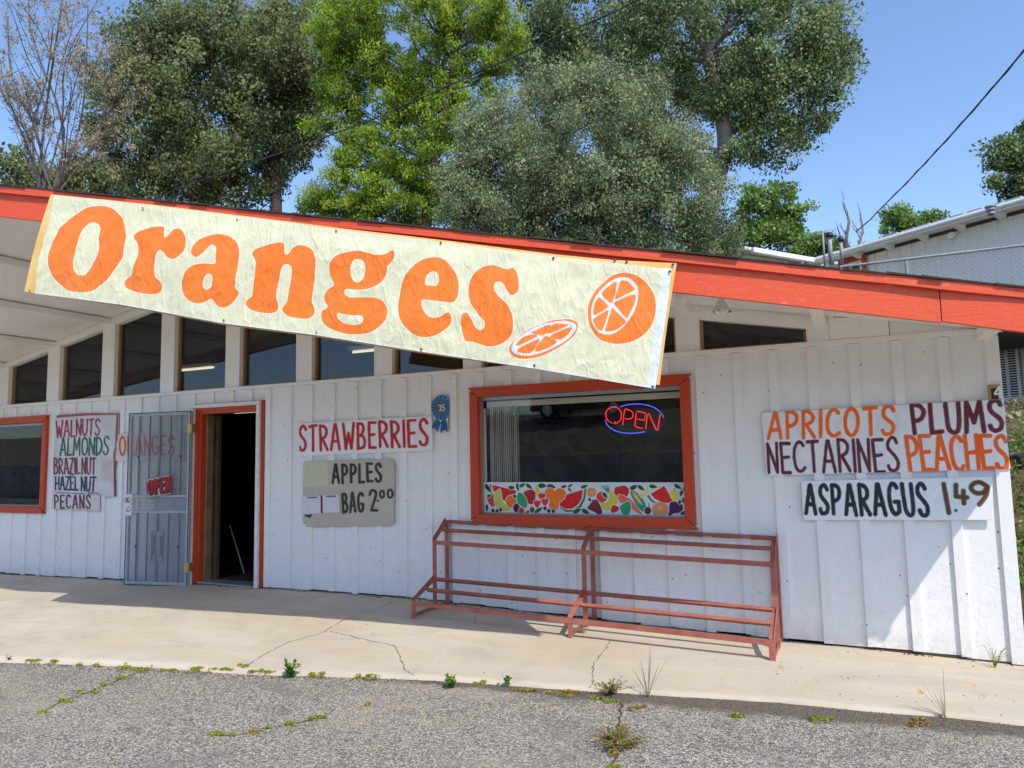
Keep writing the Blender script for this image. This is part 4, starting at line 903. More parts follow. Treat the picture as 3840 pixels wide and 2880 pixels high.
# blue rosette
zR = Z(4.325, 1580, 1440); rib = empty('rosette', tuple(W(1655, 1520, -.02)), 'blue prize rosette with number 35 pinned on the wall above the strawberries board', 'rosette')
def p_ros(Q):
    L = np.array(zR([(0, 0), (1000, 0)])); C = np.ones((len(Q), 3))*np.array((.78, .78, .78))
    out = crom(zR([(355, 178), (425, 225), (455, 290), (462, 400), (450, 490), (420, 550), (340, 590), (245, 560), (185, 470), (160, 350), (200, 250), (275, 195)]), True, 4)
    tail1 = np.array(zR([(245, 560), (140, 728), (225, 718), (262, 785), (325, 620)])); tail2 = np.array(zR([(325, 600), (308, 802), (372, 745), (432, 780), (425, 650), (395, 560)]))
    for tl in (tail1, tail2): d = sdf_poly(Q, tl); C = lay(C, d, (.012, .03, .07), .6); C = lay(C, d+.9, (.006, .10, .30), .6)
    d = sdf_poly(Q, out); C = lay(C, d, (.01, .03, .08), .6)
    c = np.array(zR([(320, 385)])[0]); v = Q-c; an = np.arctan2(v[:, 1], v[:, 0]); seg = np.abs(((an/(2*math.pi)*16) % 1)-.5)*2; r = np.hypot(v[:, 0], v[:, 1])
    bl = np.array((.008, .12, .36))[None]*(1-seg[:, None]**6)+np.array((.20, .50, .72))[None]*.22*(1-seg[:, None])*np.clip((r-18)/12, 0, 1)[:, None]
    f = aa(d+1, .8); C = C*(1-f)+bl*f
    e = np.array([(c[0]+19.5*math.cos(a), c[1]-1+27*math.sin(a)) for a in np.linspace(0, 2*math.pi, 24)[:-1]]); d = sdf_poly(Q, e); C = lay(C, d, (.02, .02, .025), .6)
    rr = np.hypot(v[:, 0]/19.5, (v[:, 1]+1)/27); dots = ((an*26/math.pi) % 1 < .55) & (rr > .78) & (rr < .9); C[dots] = C[dots]*.4+.35
    dn = (noise2(Q, .9, 4, 1) > .6) & (rr < .68); C[dn] = .25
    for s in word('35', zR([(285, 345), (375, 335), (378, 435), (290, 445)]), .25, jit=0): C = lay(C, sdf_line(Q, s, 10)-2.3, (.02, .02, .02), .8); C = lay(C, sdf_line(Q, s, 10)-1.5, (.85, .85, .85), .8)
    return C
ro = [q for q in zR([(355, 172), (432, 220), (464, 290), (470, 400), (456, 490), (425, 560), (432, 650), (440, 790), (372, 752), (305, 810), (318, 660), (262, 795), (222, 724), (130, 733), (238, 565), (180, 475), (153, 350), (195, 245), (270, 188)])]
panel('rosette_card', zR([(125, 165), (475, 165), (475, 815), (125, 815)]), p_ros, WP(-.030), .004, .0035, outline=ro, parent=rib, mat=M['vinyl'])

# ================================================================== WINDOW DRESSING
xa, xb, za, zc = mi_
z6a = Z(4.809, 1780, 1780); z6b = Z(4.809, 2180, 1780)
LEAF = (.012, .10, .045); DLF = (.008, .05, .03)
def p_fruit(Q):
    C = np.ones((len(Q), 3))*np.array((.62, .70, .78))
    halo = (.80, .82, .80)
    def S(pts, c, rim=None, sm_=True, hl=True, c2=None):
        nonlocal C
        P = crom(pts, True, 3) if sm_ else np.array(pts); d = sdf_poly(Q, P, 8)
        if hl: C = lay(C, d-2.0, halo, 1)
        C = lay(C, d, rim or tuple(x*.45 for x in c), .9)
        cc = np.array(c)
        if c2: g = np.clip((Q[:, 1]-P[:, 1].min())/(np.ptp(P[:, 1])+1), 0, 1)[:, None]; cc = np.array(c)*(1-g)+np.array(c2)*g; f = aa(d+.9, .9); C = C*(1-f)+cc*f
        else: C = lay(C, d+.9, c, .9)
    def dots(z_, pts, c=(.05, .01, .01), r=.7):
        nonlocal C
        for p in z_(pts): C = lay(C, np.hypot(Q[:, 0]-p[0], Q[:, 1]-p[1])-r, c, .8)
    def ell(z_, cx, cy, rx, ry, c, n=14, rot=0, **k):
        S(z_([(cx+rx*math.cos(a)*math.cos(rot)-ry*math.sin(a)*math.sin(rot), cy+rx*math.cos(a)*math.sin(rot)+ry*math.sin(a)*math.cos(rot)) for a in np.linspace(0, 2*math.pi, n+1)[:-1]]), c, **k)
    def leaf(z_, x0, y0, x1, y1, w=38):
        dx, dy = x1-x0, y1-y0; L = math.hypot(dx, dy); nx, ny = -dy/L, dx/L
        S(z_([(x0, y0), (x0+dx*.3+nx*w, y0+dy*.3+ny*w), (x0+dx*.7+nx*w*.7, y0+dy*.7+ny*w*.7), (x1, y1), (x0+dx*.6-nx*w*.9, y0+dy*.6-ny*w*.9), (x0+dx*.2-nx*w*.8, y0+dy*.2-ny*w*.8)]), LEAF, rim=DLF)
    a, b = z6a, z6b
    # left half
    S(a([(290, 165), (320, 170), (322, 260), (345, 360), (420, 520), (400, 540), (320, 400), (290, 280)]), (.01, .22, .06), sm_=False)
    S(a([(345, 185), (825, 290), (790, 370), (700, 450), (600, 480), (480, 430), (390, 340), (350, 260)]), (.66, .012, .012), sm_=False)
    dots(a, [(400, 230), (470, 250), (560, 310), (660, 320), (720, 290), (770, 320), (550, 380), (640, 400), (700, 380)])
    S(a([(490, 255), (518, 330), (530, 430), (600, 530), (700, 610), (700, 640), (600, 660), (500, 640), (420, 580), (370, 480), (362, 380), (400, 310), (450, 290)]), (.50, .62, .12), rim=(.5, .5, .1))
    for i in range(3): C = lay(C, sdf_line(Q, crom(a([(470-i*25, 320), (460-i*20+10, 430), (520-i*10, 540+i*20), (640, 640)]), False, 3), 4)-.35, (.30, .40, .08), .7)
    S(a([(350, 350), (250, 400), (235, 440), (270, 520), (330, 575), (385, 555), (370, 470), (360, 400)]), (.62, .06, .02))
    leaf(a, 190, 170, 310, 320, 42); leaf(a, 225, 400, 320, 360, 28); leaf(a, 225, 530, 230, 665, 30)
    ell(a, 715, 485, 105, 112, (.82, .17, .015)); leaf(a, 745, 365, 850, 430, 30)
    ell(a, 820, 600, 65, 82, (.05, .012, .05))
    S(a([(860, 320), (950, 350), (1020, 430), (1040, 520), (1000, 610), (900, 560), (840, 500), (830, 400)]), (.02, .36, .15), rim=(.01, .2, .08))
    for p in ((880, 380), (940, 440), (890, 470), (960, 520), (920, 540)): C = lay(C, np.abs(np.hypot(*(Q-np.array(a([p])[0])).T)-6)-.4, (.01, .22, .09), 1, .6)
    leaf(a, 660, 230, 790, 240, 38); leaf(a, 830, 150, 860, 300, 34); leaf(a, 870, 220, 1000, 160, 34); leaf(a, 1005, 165, 1130, 260, 34)
    S(a([(955, 320), (1040, 280), (1130, 270), (1190, 330), (1190, 400), (1165, 510), (1100, 540), (1045, 510), (1020, 430)]), (.50, .012, .012)); S(a([(1000, 280), (1040, 300), (1085, 280), (1060, 310), (1040, 345), (1025, 310)]), (.06, .25, .05), sm_=False, hl=False)
    S(a([(1200, 195), (1240, 210), (1250, 260), (1310, 330), (1290, 390), (1230, 410), (1200, 330), (1180, 240)]), (.72, .55, .03)); leaf(a, 1235, 200, 1400, 200, 48); leaf(a, 1405, 200, 1570, 235, 48)
    ell(a, 1460, 360, 110, 120, (.86, .20, .01)); ell(a, 1655, 370, 112, 128, (.84, .19, .01), hl=False); ell(a, 1545, 540, 95, 105, (.88, .22, .015), hl=False)
    dots(a, [(1478, 290), (1632, 288), (1515, 445)], (.2, .05, .01))
    S(a([(1650, 600), (1760, 680), (1900, 670), (2040, 590), (2110, 450), (2140, 250), (2098, 255), (2070, 430), (2000, 560), (1890, 635), (1760, 640), (1640, 570)]), (.01, .24, .08), sm_=False)
    S(a([(2075, 270), (1770, 360), (1740, 440), (1640, 520), (1650, 570), (1760, 622), (1880, 615), (1990, 540), (2050, 430)]), (.68, .012, .012), sm_=False); dots(a, [(1790, 395), (1890, 360), (1930, 395), (1985, 440), (1930, 480), (1835, 520), (1760, 570), (1900, 545), (1820, 445), (1720, 510)])
    for (x, y) in ((1310, 400), (1222, 530), (1370, 500)):
        S(a([(x-55, y-60), (x+55, y-60), (x+65, y-10), (x, y+75), (x-60, y)]), (.70, .03, .04)); S(a([(x-40, y-65), (x, y-50), (x+40, y-65), (x+10, y-90), (x-10, y-90)]), (.55, .62, .5), sm_=False, hl=False)
    for (x, y) in ((352, 650), (432, 657), (507, 632), (1370, 610), (1443, 655), (1527, 660)): ell(a, x, y, 34, 38, (.10, .015, .02))
    for pth in ([(350, 615), (400, 540), (410, 500)], [(430, 620), (430, 560), (410, 500)], [(505, 600), (480, 520), (410, 500)], [(1443, 620), (1475, 500)], [(1540, 620), (1530, 550), (1475, 500)]): C = lay(C, sdf_line(Q, np.array(a(pth)), 4)-.5, (.02, .05, .02), .8)
    S(a([(925, 590), (975, 640), (960, 690), (860, 705), (865, 640), (890, 600)]), (.66, .03, .03)); ell(a, 1125, 635, 48, 52, (.24, .06, .08)); leaf(a, 1170, 690, 1330, 590, 36); leaf(a, 990, 705, 1080, 650, 26)
    leaf(a, 1670, 225, 1785, 205, 30); leaf(a, 1795, 230, 1890, 165, 22); leaf(a, 1800, 235, 1865, 320, 22); leaf(a, 2030, 240, 2160, 190, 34); leaf(a, 1890, 690, 2040, 620, 42); leaf(a, 2045, 625, 2195, 715, 40)
    # right half
    ell(b, 300, 320, 88, 92, (.80, .55, .30)); ell(b, 300, 320, 76, 80, (.76, .24, .06), hl=False)
    for k in range(10): C = lay(C, sdf_line(Q, np.array(b([(300, 320), (300+72*math.cos(k*.628), 320+76*math.sin(k*.628))])), 4)-.45, (.80, .60, .35), .8)
    for k in range(7): C = lay(C, sdf_line(Q, np.array(b([(470+k*22, 180+k*3-abs(k-4)*-6), (640, 370)])), 6)-1.1, (.01, .25, .16), 1)
    S(b([(635, 270), (680, 310), (740, 350), (760, 430), (750, 520), (650, 640), (500, 620), (440, 520), (560, 510), (610, 420), (615, 330)]), (.62, .60, .08))
    ell(b, 485, 405, 100, 100, (.66, .06, .02)); leaf(b, 500, 320, 580, 425, 36)
    S(b([(310, 460), (400, 455), (440, 520), (475, 600), (490, 690), (450, 735), (360, 680), (270, 640), (222, 600), (270, 540)]), (.24, .03, .06), c2=(.16, .01, .02)); S(b([(265, 410), (300, 450), (300, 500), (225, 450)]), (.07, .05, .06), sm_=False)
    S(b([(790, 210), (860, 195), (930, 230), (960, 300), (920, 390), (830, 400), (720, 370), (695, 300), (720, 230)]), (.60, .02, .015)); S(b([(785, 200), (820, 215), (870, 190), (850, 225), (825, 250), (800, 225)]), (.05, .22, .04), sm_=False, hl=False)
    S(b([(770, 360), (860, 380), (960, 430), (1060, 530), (1120, 620), (1190, 735), (1100, 690), (960, 590), (800, 500), (765, 440)]), (.80, .17, .06), sm_=False)
    S(b([(1000, 265), (1130, 360), (1210, 480), (1250, 600), (1200, 670), (1110, 600), (1040, 480), (980, 350)]), (.02, .30, .24)); S(b([(1015, 310), (1060, 320), (1120, 410), (1190, 550), (1120, 510), (1040, 410)]), (.74, .50, .06), hl=False)
    S(b([(1240, 200), (1280, 240), (1270, 330), (1200, 400), (1160, 415), (1130, 360), (1200, 330), (1240, 280)]), (.80, .74, .08), sm_=False)
    leaf(b, 970, 265, 1100, 190, 44); leaf(b, 1100, 190, 1215, 290, 34); leaf(b, 1290, 200, 1430, 230, 38)
    S(b([(1255, 385), (1290, 365), (1340, 450), (1410, 500), (1370, 520), (1310, 470)]), (.01, .26, .10), sm_=False)
    S(b([(1540, 200), (1315, 350), (1380, 430), (1500, 500), (1640, 520), (1700, 490)]), (.70, .02, .02), sm_=False); dots(b, [(1460, 270), (1540, 250), (1480, 350), (1580, 360), (1440, 400), (1540, 440), (1630, 450)])
    S(b([(1650, 290), (1720, 300), (1755, 370), (1750, 450), (1715, 500), (1660, 420), (1630, 340)]), (.80, .70, .03)); C = lay(C, sdf_line(Q, np.array(b([(1700, 290), (1720, 240)])), 4)-.8, (.03, .03, .03))
    S(b([(1640, 500), (1740, 490), (1830, 540), (1840, 630), (1780, 690), (1700, 700), (1640, 745), (1605, 710), (1620, 600)]), (.10, .01, .09)); S(b([(1780, 450), (1830, 480), (1790, 545), (1760, 500)]), (.07, .04, .07), sm_=False)
    S(b([(940, 480), (985, 530), (985, 640), (950, 720), (880, 745), (840, 700), (800, 620), (810, 560), (880, 510)]), (.02, .34, .16))
    S(b([(690, 550), (780, 590), (770, 650), (700, 690), (645, 680), (650, 600)]), (.62, .02, .02)); ell(b, 1272, 650, 58, 70, (.13, .03, .035)); C = lay(C, sdf_line(Q, np.array(b([(1288, 580), (1292, 520)])), 4)-1.4, (.04, .02, .03))
    ell(b, 1478, 640, 138, 120, (.66, .36, .04)); ell(b, 1478, 605, 135, 115, (.82, .66, .42), hl=False); ell(b, 1478, 605, 122, 103, (.74, .26, .08), hl=False)
    for k in range(12): C = lay(C, sdf_line(Q, np.array(b([(1478, 605), (1478+118*math.cos(k*.5236+.2), 605+100*math.sin(k*.5236+.2))])), 4)-.5, (.82, .66, .42), .8)
    leaf(b, 1700, 170, 1820, 265, 34); leaf(b, 1825, 260, 1915, 310, 30); leaf(b, 1830, 280, 1800, 390, 30); leaf(b, 1840, 420, 1910, 550, 36); leaf(b, 1800, 710, 1935, 670, 34)
    C = lay(C, sdf_poly(Q, np.array(b([(1712, 738), (1942, 745), (1942, 780), (1712, 775)]))), (.70, .74, .80), 1)
    for s in word('SIGN', b([(1726, 748), (1806, 750), (1806, 770), (1726, 768)]), .25, jit=0)+word('SERVICE', b([(1818, 750), (1934, 754), (1934, 774), (1818, 771)]), .25, jit=0): C = lay(C, sdf_line(Q, s, 4)-.55, (.02, .03, .16), .7)
    return C
panel('fruit_picture_strip', [(1813, 1808), (2578, 1809), (2583, 1943), (1815, 1926)], p_fruit, WP(.052), .003, .0035, mat=M['vinyl'], label='printed strip of fruit and vegetables along the bottom of the picture window', cat='window strip')
# vertical blinds stacked at the left of the picture window
bl = empty('vertical_blinds', (xa+.1, .16, zc-.03), 'off white vertical blinds gathered at the left of the picture window', 'blinds')
MB().box(xa+.03, xb-.01, .10, .15, zc-.10, zc-.045).build('head_rail', M['cream'], bl, bevel=.004)
sx = [W(x, 1650, .14)[0] for x in np.linspace(1846, 1948, 15)]
x1_ = W(1818, 1650, .12)[0]
m = MB(); m.box(x1_-.045, x1_+.035, .085, .089, za+.0, zc-.11); m.build('slat', M['blinds'], bl)
for i, x in enumerate(sx):
    m = MB(); a = R(110+random.uniform(-4, 4)); dx, dy = math.cos(a)*.042, math.sin(a)*.042
    m.beam((x, .118, za), (x, .118, zc-.10), .086, .002, up=(-dy, dx, 0)); m.build('slat', M['blinds'], bl)
# neon OPEN sign
zW = Z(3.175, 2200, 1440); nY = .13
ns = empty('neon_sign', tuple(W(2380, 1570, nY)), 'lit neon sign reading OPEN in red inside a blue oval, hung in the picture window', 'neon sign')
def ntube(pts, mat, nm, r=.0052, sm_=True):
    P = [W(*q, nY) for q in zW(pts)]; P = crom(P, False, 4) if sm_ else P; MB().tube(P, r, 7).build(nm, mat, ns, smooth=True)
ntube([(398, 272), (470, 250), (580, 238), (690, 245), (790, 275), (860, 320), (905, 375), (913, 400)], M['neon_blue'], 'neon_tube')
ntube([(223, 425), (240, 480), (290, 530), (380, 570), (490, 585), (600, 583), (692, 568)], M['neon_blue'], 'neon_tube')
ntube([(300, 465), (250, 430), (228, 370), (245, 310), (300, 277), (360, 280), (402, 320), (413, 375), (400, 430), (360, 465), (325, 468), (345, 448)], M['neon_red'], 'neon_tube')
ntube([(430, 486), (452, 312), (485, 304), (535, 325), (553, 365), (540, 400), (505, 415), (455, 412)], M['neon_red'], 'neon_tube')
ntube([(695, 343), (605, 325), (590, 350), (574, 490), (590, 512), (668, 528)], M['neon_red'], 'neon_tube', sm_=False)
ntube([(605, 419), (688, 431), (702, 350)], M['neon_red'], 'neon_tube', sm_=False)
ntube([(702, 536), (722, 365), (738, 348), (825, 540), (840, 552), (850, 535), (874, 357)], M['neon_red'], 'neon_tube', sm_=False)
t = NT('neon_backing'); tr = t.nd('ShaderNodeBsdfTransparent'); mx = t.nd('ShaderNodeMixShader'); mx.inputs[0].default_value = .85; t.base((.01, .01, .012)); t.rough(.2)
t.ln(tr.outputs[0], mx.inputs[1]); t.ln(t.b.outputs[0], mx.inputs[2]); t.ln(mx.outputs[0], t.out.inputs[0])
e = [tuple(W(*zW([(575+348*math.cos(a)-22*math.sin(a), 412+165*math.sin(a)+55*math.cos(a))])[0], nY+.02)[[0, 2]]) for a in np.linspace(0, 2*math.pi, 41)[:-1]]
MB().prism(e, nY+.02, nY+.024).build('backing_plate', t.m, ns)
m = MB()
for q in ([(455, 100), (470, 180), (490, 182), (482, 235)], [(575, 90), (570, 230)], [(780, 80), (730, 210)], [(270, 545), (290, 620), (370, 670), (470, 650), (540, 600)], [(430, 590), (435, 740)]): m.tube([W(*p, nY+.01) for p in zW(q)], .0025, 5)
m.build('cord', M['black'], ns)

# ================================================================== DISPLAY RACK
rk = empty('display_rack', (-2.12, -.35, 0), 'long two-tier display rack of faded red angle iron below the picture window', 'rack')
XL, XR, XM = -3.64, -.592, -2.135
def zr(x): return zb(-3.64)*.8+(zb(-.6)*.8-zb(-3.64)*.8)*(x-XL)/(XR-XL)+.004
yF, yM, yR = -.655, -.285, -.035; hF, hL, hM, hR = .150, .285, .648, .800
def ang_bar(p, q, w=.042, name='rail', up=(0, 0, 1), flip=1):
    p, q = Vector(p), Vector(q); d = (q-p).normalized(); u = Vector(up); r = d.cross(u).normalized(); u = r.cross(d).normalized(); th = .005
    m = MB(); m.beam(p+u*(0), q+u*0, w, th, up=u); m.beam(p-u*(w/2+.0)+r*flip*(w/2-th/2), q-u*(w/2)+r*flip*(w/2-th/2), th, w-.0052, up=u); return m.build(name, M['rack'], rk)
for x, s in ((XL, 1), (XM, 1), (XR, -1)):
    z = zr(x); sx_ = .018*s
    def post(y, z1, w=.042): MB().box(x-w/2, x+w/2, y-.003, y+.003, z, z1).box(x-s*w/2, x-s*w/2+.005*s, y+.0032, y+w, z, z1).build('post', M['rack'], rk)
    post(yF, z+hF); post(yM, z+hM); post(yR-.02, z+hR)
    MB().box(x-.0025-s*.012, x+.0025-s*.012, yF+.01, yR-.02, z+.002, z+.036).build('foot_rail', M['rack'], rk)
    for (ya, za_, yb, zb_) in ((yF, z+hF, yM, z+hL), (yM, z+hM, yR-.01, z+hR+.012)):
        m = MB(); m.beam((x, ya-.004, za_+.002), (x, yb, zb_+.002), .036, .005, up=(0, 0, 1)); m.beam((x-s*.017, ya, za_-.0), (x-s*.017, yb, zb_-.0+.016), .005, .034, up=(0, 0, 1)); m.build('slope_bar', M['rack'], rk)
for (y, h, up, nm) in ((yF-.004, hF-.022, (0, -1, .0), 'rail'), ((yF+yM)/2, (hF+hL)/2+.008, (0, -.34, 1), 'rail'), (yM-.004, hL+.006, (0, -.34, 1), 'rail'),
                     (yM-.006, hM-.022, (0, -1, 0), 'rail'), ((yM+yR)/2, (hM+hR)/2+.010, (0, -.6, 1), 'rail'), (yR-.018, hR+.004, (0, -.6, 1), 'rail')):
    a, b = (XL+.012, y, zr(XL)+h), (XR-.012, y, zr(XR)+h)
    if up[2] == 0: MB().beam(a, b, .038, .005, up=(0, -1, 0)).beam((a[0], a[1]+.016, a[2]+.0145), (b[0], b[1]+.016, b[2]+.0145), .026, .004, up=(0, 0, 1)).build(nm, M['rack'], rk)
    else: ang_bar(a, b, .042, nm, up, flip=-1 if h in (hL+.006, hR+.004) else -1)

# ================================================================== FIXTURES UNDER THE EAVE
def shade_lamp(px, py, y, lab):
    c = W(px, py, y); t_ = empty('flood_lamp', tuple(c), lab, 'lamp'); 
    tilt = Matrix.Rotation(R(6), 4, 'Y')
    m = MB(); m.lathe([(.020, .0), (.027, -.02), (.038, -.04), (.064, -.082), (.070, -.096), (.067, -.096), (.062, -.084), (.034, -.042), (.018, -.03)], (c[0], c[1], c[2]), n=24); m.build('reflector', M['steel'], t_, smooth=True)
    m = MB(); m.lathe([(.0, .05), (.024, .048), (.026, .0), (.020, -.01)], (c[0], c[1], c[2]), n=16); m.build('socket', M['lampw'], t_, smooth=True)
    m = MB(); m.lathe([(.0, -.088), (.022, -.082), (.030, -.062), (.022, -.038), (.010, -.024)], (c[0], c[1], c[2]), n=16); m.build('bulb', M['lampw'], t_, smooth=True); return t_
shade_lamp(2704, 1122, -.95, 'bell shaped metal flood lamp hanging under the eave by the banner edge')
c = W(2554, 1117, -.55); t_ = empty('globe_lamp', tuple(c), 'bare white globe bulb on a soffit beam beside the banner edge', 'lamp')
MB().lathe([(.0, -.062)]+[(.062*math.sin(a), -.062*math.cos(a)) for a in np.linspace(.25, 2.8, 10)]+[(.02, .065)], tuple(c), n=18).build('bulb', M['lampw'], t_, smooth=True)
MB().tube([c+np.array([.0, 0, .06]), c+np.array([.06, .0, .07]), c+np.array([.10, 0, .05])], .016, 8).build('socket', M['lampw'], t_)
z3 = Z(2.765, 3040, 1050)
cb = empty('cable', tuple(W(3110, 1180, -.2)), 'white painted cable looped from the eave beam to the infill panel', 'cable')
MB().tube(crom([W(*q, -.25) for q in z3([(145, 300), (170, 350), (195, 380), (230, 375), (270, 330), (330, 300)])], False, 4), .006, 6).build('wire', M['soffit'], cb, smooth=True)
MB().tube(crom([W(*q, -.10) for q in z3([(430, 345), (455, 390), (490, 450), (510, 490)])], False, 4), .006, 6).build('wire', M['soffit'], cb, smooth=True)
a = W(3745, 1236, -.25); hk = MB().tube([a+np.array([-.02, 0, .05]), a+np.array([.0, 0, .0]), a+np.array([.015, 0, -.02]), a+np.array([.02, 0, .015])], .006, 6).build('hook', M['lampw'], None)
props(hk, 'small white hook under the fascia at the building corner', 'hook')

# ================================================================== NEIGHBOUR BUILDING ON THE RISE
dn = ray(431, 1711); dn[2] = 0; dn /= np.linalg.norm(dn); nn_ = np.array([-dn[1], dn[0], 0.0])
if nn_@np.array([0, 1, 0]) < 0: nn_ = -nn_
P0 = D(3600, 812, 15.0)
def NP(px, py, off=0.0):   # point on the eave plane pushed back by off
    d = ray(px, py); Pq = P0+nn_*off; t_ = ((Pq-CAM)@nn_)/(d@nn_); return CAM+d*t_
nb_ = empty('neighbour_house', tuple(P0*np.array([1, 1, 0])), 'two-storey white board and batten house with gutter on the rise behind, at right', 'house')
EZ = P0[2]
def S_(p): return float((np.array(p)-P0)@dn)
sfar = S_(NP(3047, 968)); snear = S_(NP(3840, 745))-7.0
OH = .55
def nbp(s, o, z): q = P0+dn*s+nn_*o; return (q[0], q[1], z)
def nbox(m, s0, s1, o0, o1, z0, z1): return m.hexa([nbp(s0, o0, z0), nbp(s1, o0, z0), nbp(s1, o1, z0), nbp(s0, o1, z0), nbp(s0, o0, z1), nbp(s1, o0, z1), nbp(s1, o1, z1), nbp(s0, o1, z1)])
wz1 = EZ-.13
s = snear+.2; k = 0
while s < sfar+OH-.01:
    e = min(s+.305, sfar+OH); m = MB(); nbox(m, s+.002, e-.002, OH, OH+.03, 1.6, wz1); m.build('siding_board', M['house_white'], nb_)
    m = MB(); nbox(m, e-.028, e+.026, OH-.03, OH-.0005, 1.6, wz1-.005); m.build('batten', M['house_white'], nb_); s = e; k += 1
m = MB(); m.tube([nbp(snear, .03, EZ-.02), nbp(sfar-.02, .03, EZ-.02)], .046, 8); nbox(m, snear, sfar-.02, .05, .07, EZ-.10, EZ+.05); m.build('gutter', M['lampw'], nb_)
m = MB(); m.hexa([nbp(snear, .071, EZ-.03), nbp(sfar+.3, .071, EZ-.03), nbp(sfar+.3, 5, EZ+.75), nbp(snear, 5, EZ+.75), nbp(snear, .071, EZ+.055), nbp(sfar+.3, .071, EZ+.055), nbp(sfar+.3, 5, EZ+.84), nbp(snear, 5, EZ+.84)]); m.build('roof', M['shingle'], nb_)
m = MB(); nbox(m, snear, sfar+.3, .072, OH, EZ-.045, EZ-.032); m.build('soffit', M['soffit'], nb_)
s = snear+.3
while s < sfar:
    m = MB(); m.hexa([nbp(s, .075, EZ-.10), nbp(s+.09, .075, EZ-.10), nbp(s+.09, OH, EZ-.19), nbp(s, OH, EZ-.19), nbp(s, .075, EZ-.046), nbp(s+.09, .075, EZ-.046), nbp(s+.09, OH, EZ-.046), nbp(s, OH, EZ-.046)]); m.build('rafter_tail', M['soffit'], nb_); s += .81
for px in (3341, 3405, 3464, 3531, 3597, 3667, 3741, 3818):
    q = S_(NP(px, 840)); m = MB(); nbox(m, q, q+.3, .20, .30, EZ+.06, EZ+.125); m.build('roof_block', M['cream'], nb_)
# upper window with orange frame
a, b = NP(3146, 985, OH-.02), NP(3247, 950, OH-.02); sa, sb = S_(a), S_(b); zt1 = max(a[2], b[2]); wz = (NP(3146, 981, OH-.02)[2]+NP(3247, 955, OH-.02)[2])/2
w_ = MB(); nbox(w_, min(sa, sb)+.12, max(sa, sb)-.12, OH-.025, OH-.02, wz-1.2, wz-.13); w_ = w_.build('window', M['black'], nb_)
s0, s1 = min(sa, sb), max(sa, sb)
for q in ((s0, s1, wz-.11, wz), (s0, s0+.11, wz-1.3, wz-.111), (s1-.11, s1, wz-1.3, wz-.111)): m = MB(); nbox(m, q[0], q[1], OH-.06, OH-.021, q[2], q[3]); m.build('frame', M['orange_dark'], w_)
for q in ((s0+.111, s1-.111, wz-.17, wz-.112), (s0+.111, s0+.17, wz-1.2, wz-.171)): m = MB(); nbox(m, q[0], q[1], OH-.05, OH-.0255, q[2], q[3]); m.build('sash', M['lampw'], w_)
q = NP(3567, 885, OH-.05); MB().lathe([(.0, -.09), (.07, -.09), (.075, .03), (.05, .05)], tuple(q), 'y', 14).build('wall_lamp', M['lampw'], nb_)
# wing with white gutter, running toward the camera
C0 = P0+dn*(sfar); wd_ = -nn_; 
d1 = ray(2822, 970); A_ = np.array([[wd_[0], -d1[0]], [wd_[1], -d1[1]]]); LW_ = float(np.linalg.solve(A_, (CAM-C0)[:2])[0]); LW_ = max(.5, min(6.0, LW_))
def wgp(a, o, z): q = C0+wd_*a+dn*o; return (q[0], q[1], z)
m = MB(); m.hexa([wgp(.0, -.06, EZ-.09), wgp(LW_, -.06, EZ-.09), wgp(LW_, .04, EZ-.09), wgp(.0, .04, EZ-.09), wgp(.0, -.06, EZ+.03), wgp(LW_, -.06, EZ+.03), wgp(LW_, .04, EZ+.03), wgp(.0, .04, EZ+.03)]); m.build('gutter', M['lampw'], nb_, bevel=.01)
m = MB(); m.hexa([wgp(.0, .041, EZ-.02), wgp(LW_+.2, .041, EZ-.02), wgp(LW_+.2, 3, EZ+.1), wgp(.0, 3, EZ+.1), wgp(.0, .041, EZ+.05), wgp(LW_+.2, .041, EZ+.05), wgp(LW_+.2, 3, EZ+.18), wgp(.0, 3, EZ+.18)]); m.build('roof', M['cream'], nb_)
m = MB(); m.hexa([wgp(.0, .35, 1.6), wgp(LW_-.1, .35, 1.6), wgp(LW_-.1, .40, 1.6), wgp(.0, .40, 1.6), wgp(.0, .35, EZ-.03), wgp(LW_-.1, .35, EZ-.03), wgp(LW_-.1, .40, EZ-.03), wgp(.0, .40, EZ-.03)]); m.build('wing_wall', M['soffit'], nb_)
# roof vents and service mast
def stand(name, lab, cat, px, pyt, pyb, dep, r, mat, cap=None):
    a, b = D(px, pyb, dep), D(px, pyt, dep); t_ = empty(name, tuple(a), lab, cat); b = np.array([a[0], a[1], b[2]])
    MB().tube([a+np.array([0, 0, -.3]), b], r, 10).build('pipe', mat, t_, smooth=True)
    if cap: MB().lathe([(0, .07), (r*1.3, .06), (r*1.9, .0), (r*1.9, -.05), (r, -.06)], tuple(b), n=14).build('cap', cap, t_, smooth=True)
    return b
stand('service_mast', 'thin blue grey service mast on the white house roof, left of the capped pipes', 'mast', 3090, 862, 950, 16.4, .022, M['dull_metal'])
stand('vent_pipe', 'tall roof pipe with dark hood right beside the service mast', 'vent pipe', 3114, 880, 945, 16.4, .05, M['dull_metal'], M['black'])
stand('vent_pipe', 'shorter roof pipe with dark hood, beside the dead tree', 'vent pipe', 3155, 896, 940, 16.6, .04, M['dull_metal'], M['black'])
b = D(3716, 790, 13.6); t_ = empty('roof_vent', tuple(b), 'round galvanised roof vent cap on the white house roof at far right', 'roof vent')
for i, (r_, h_) in enumerate(((.07, -.05), (.085, .02), (.10, .075))): MB().lathe([(0, .02), (r_, .015), (r_, -.015), (.05, -.035)], (b[0], b[1], b[2]+h_), n=16).build('vent_ring', M['dull_metal'], t_, smooth=True)
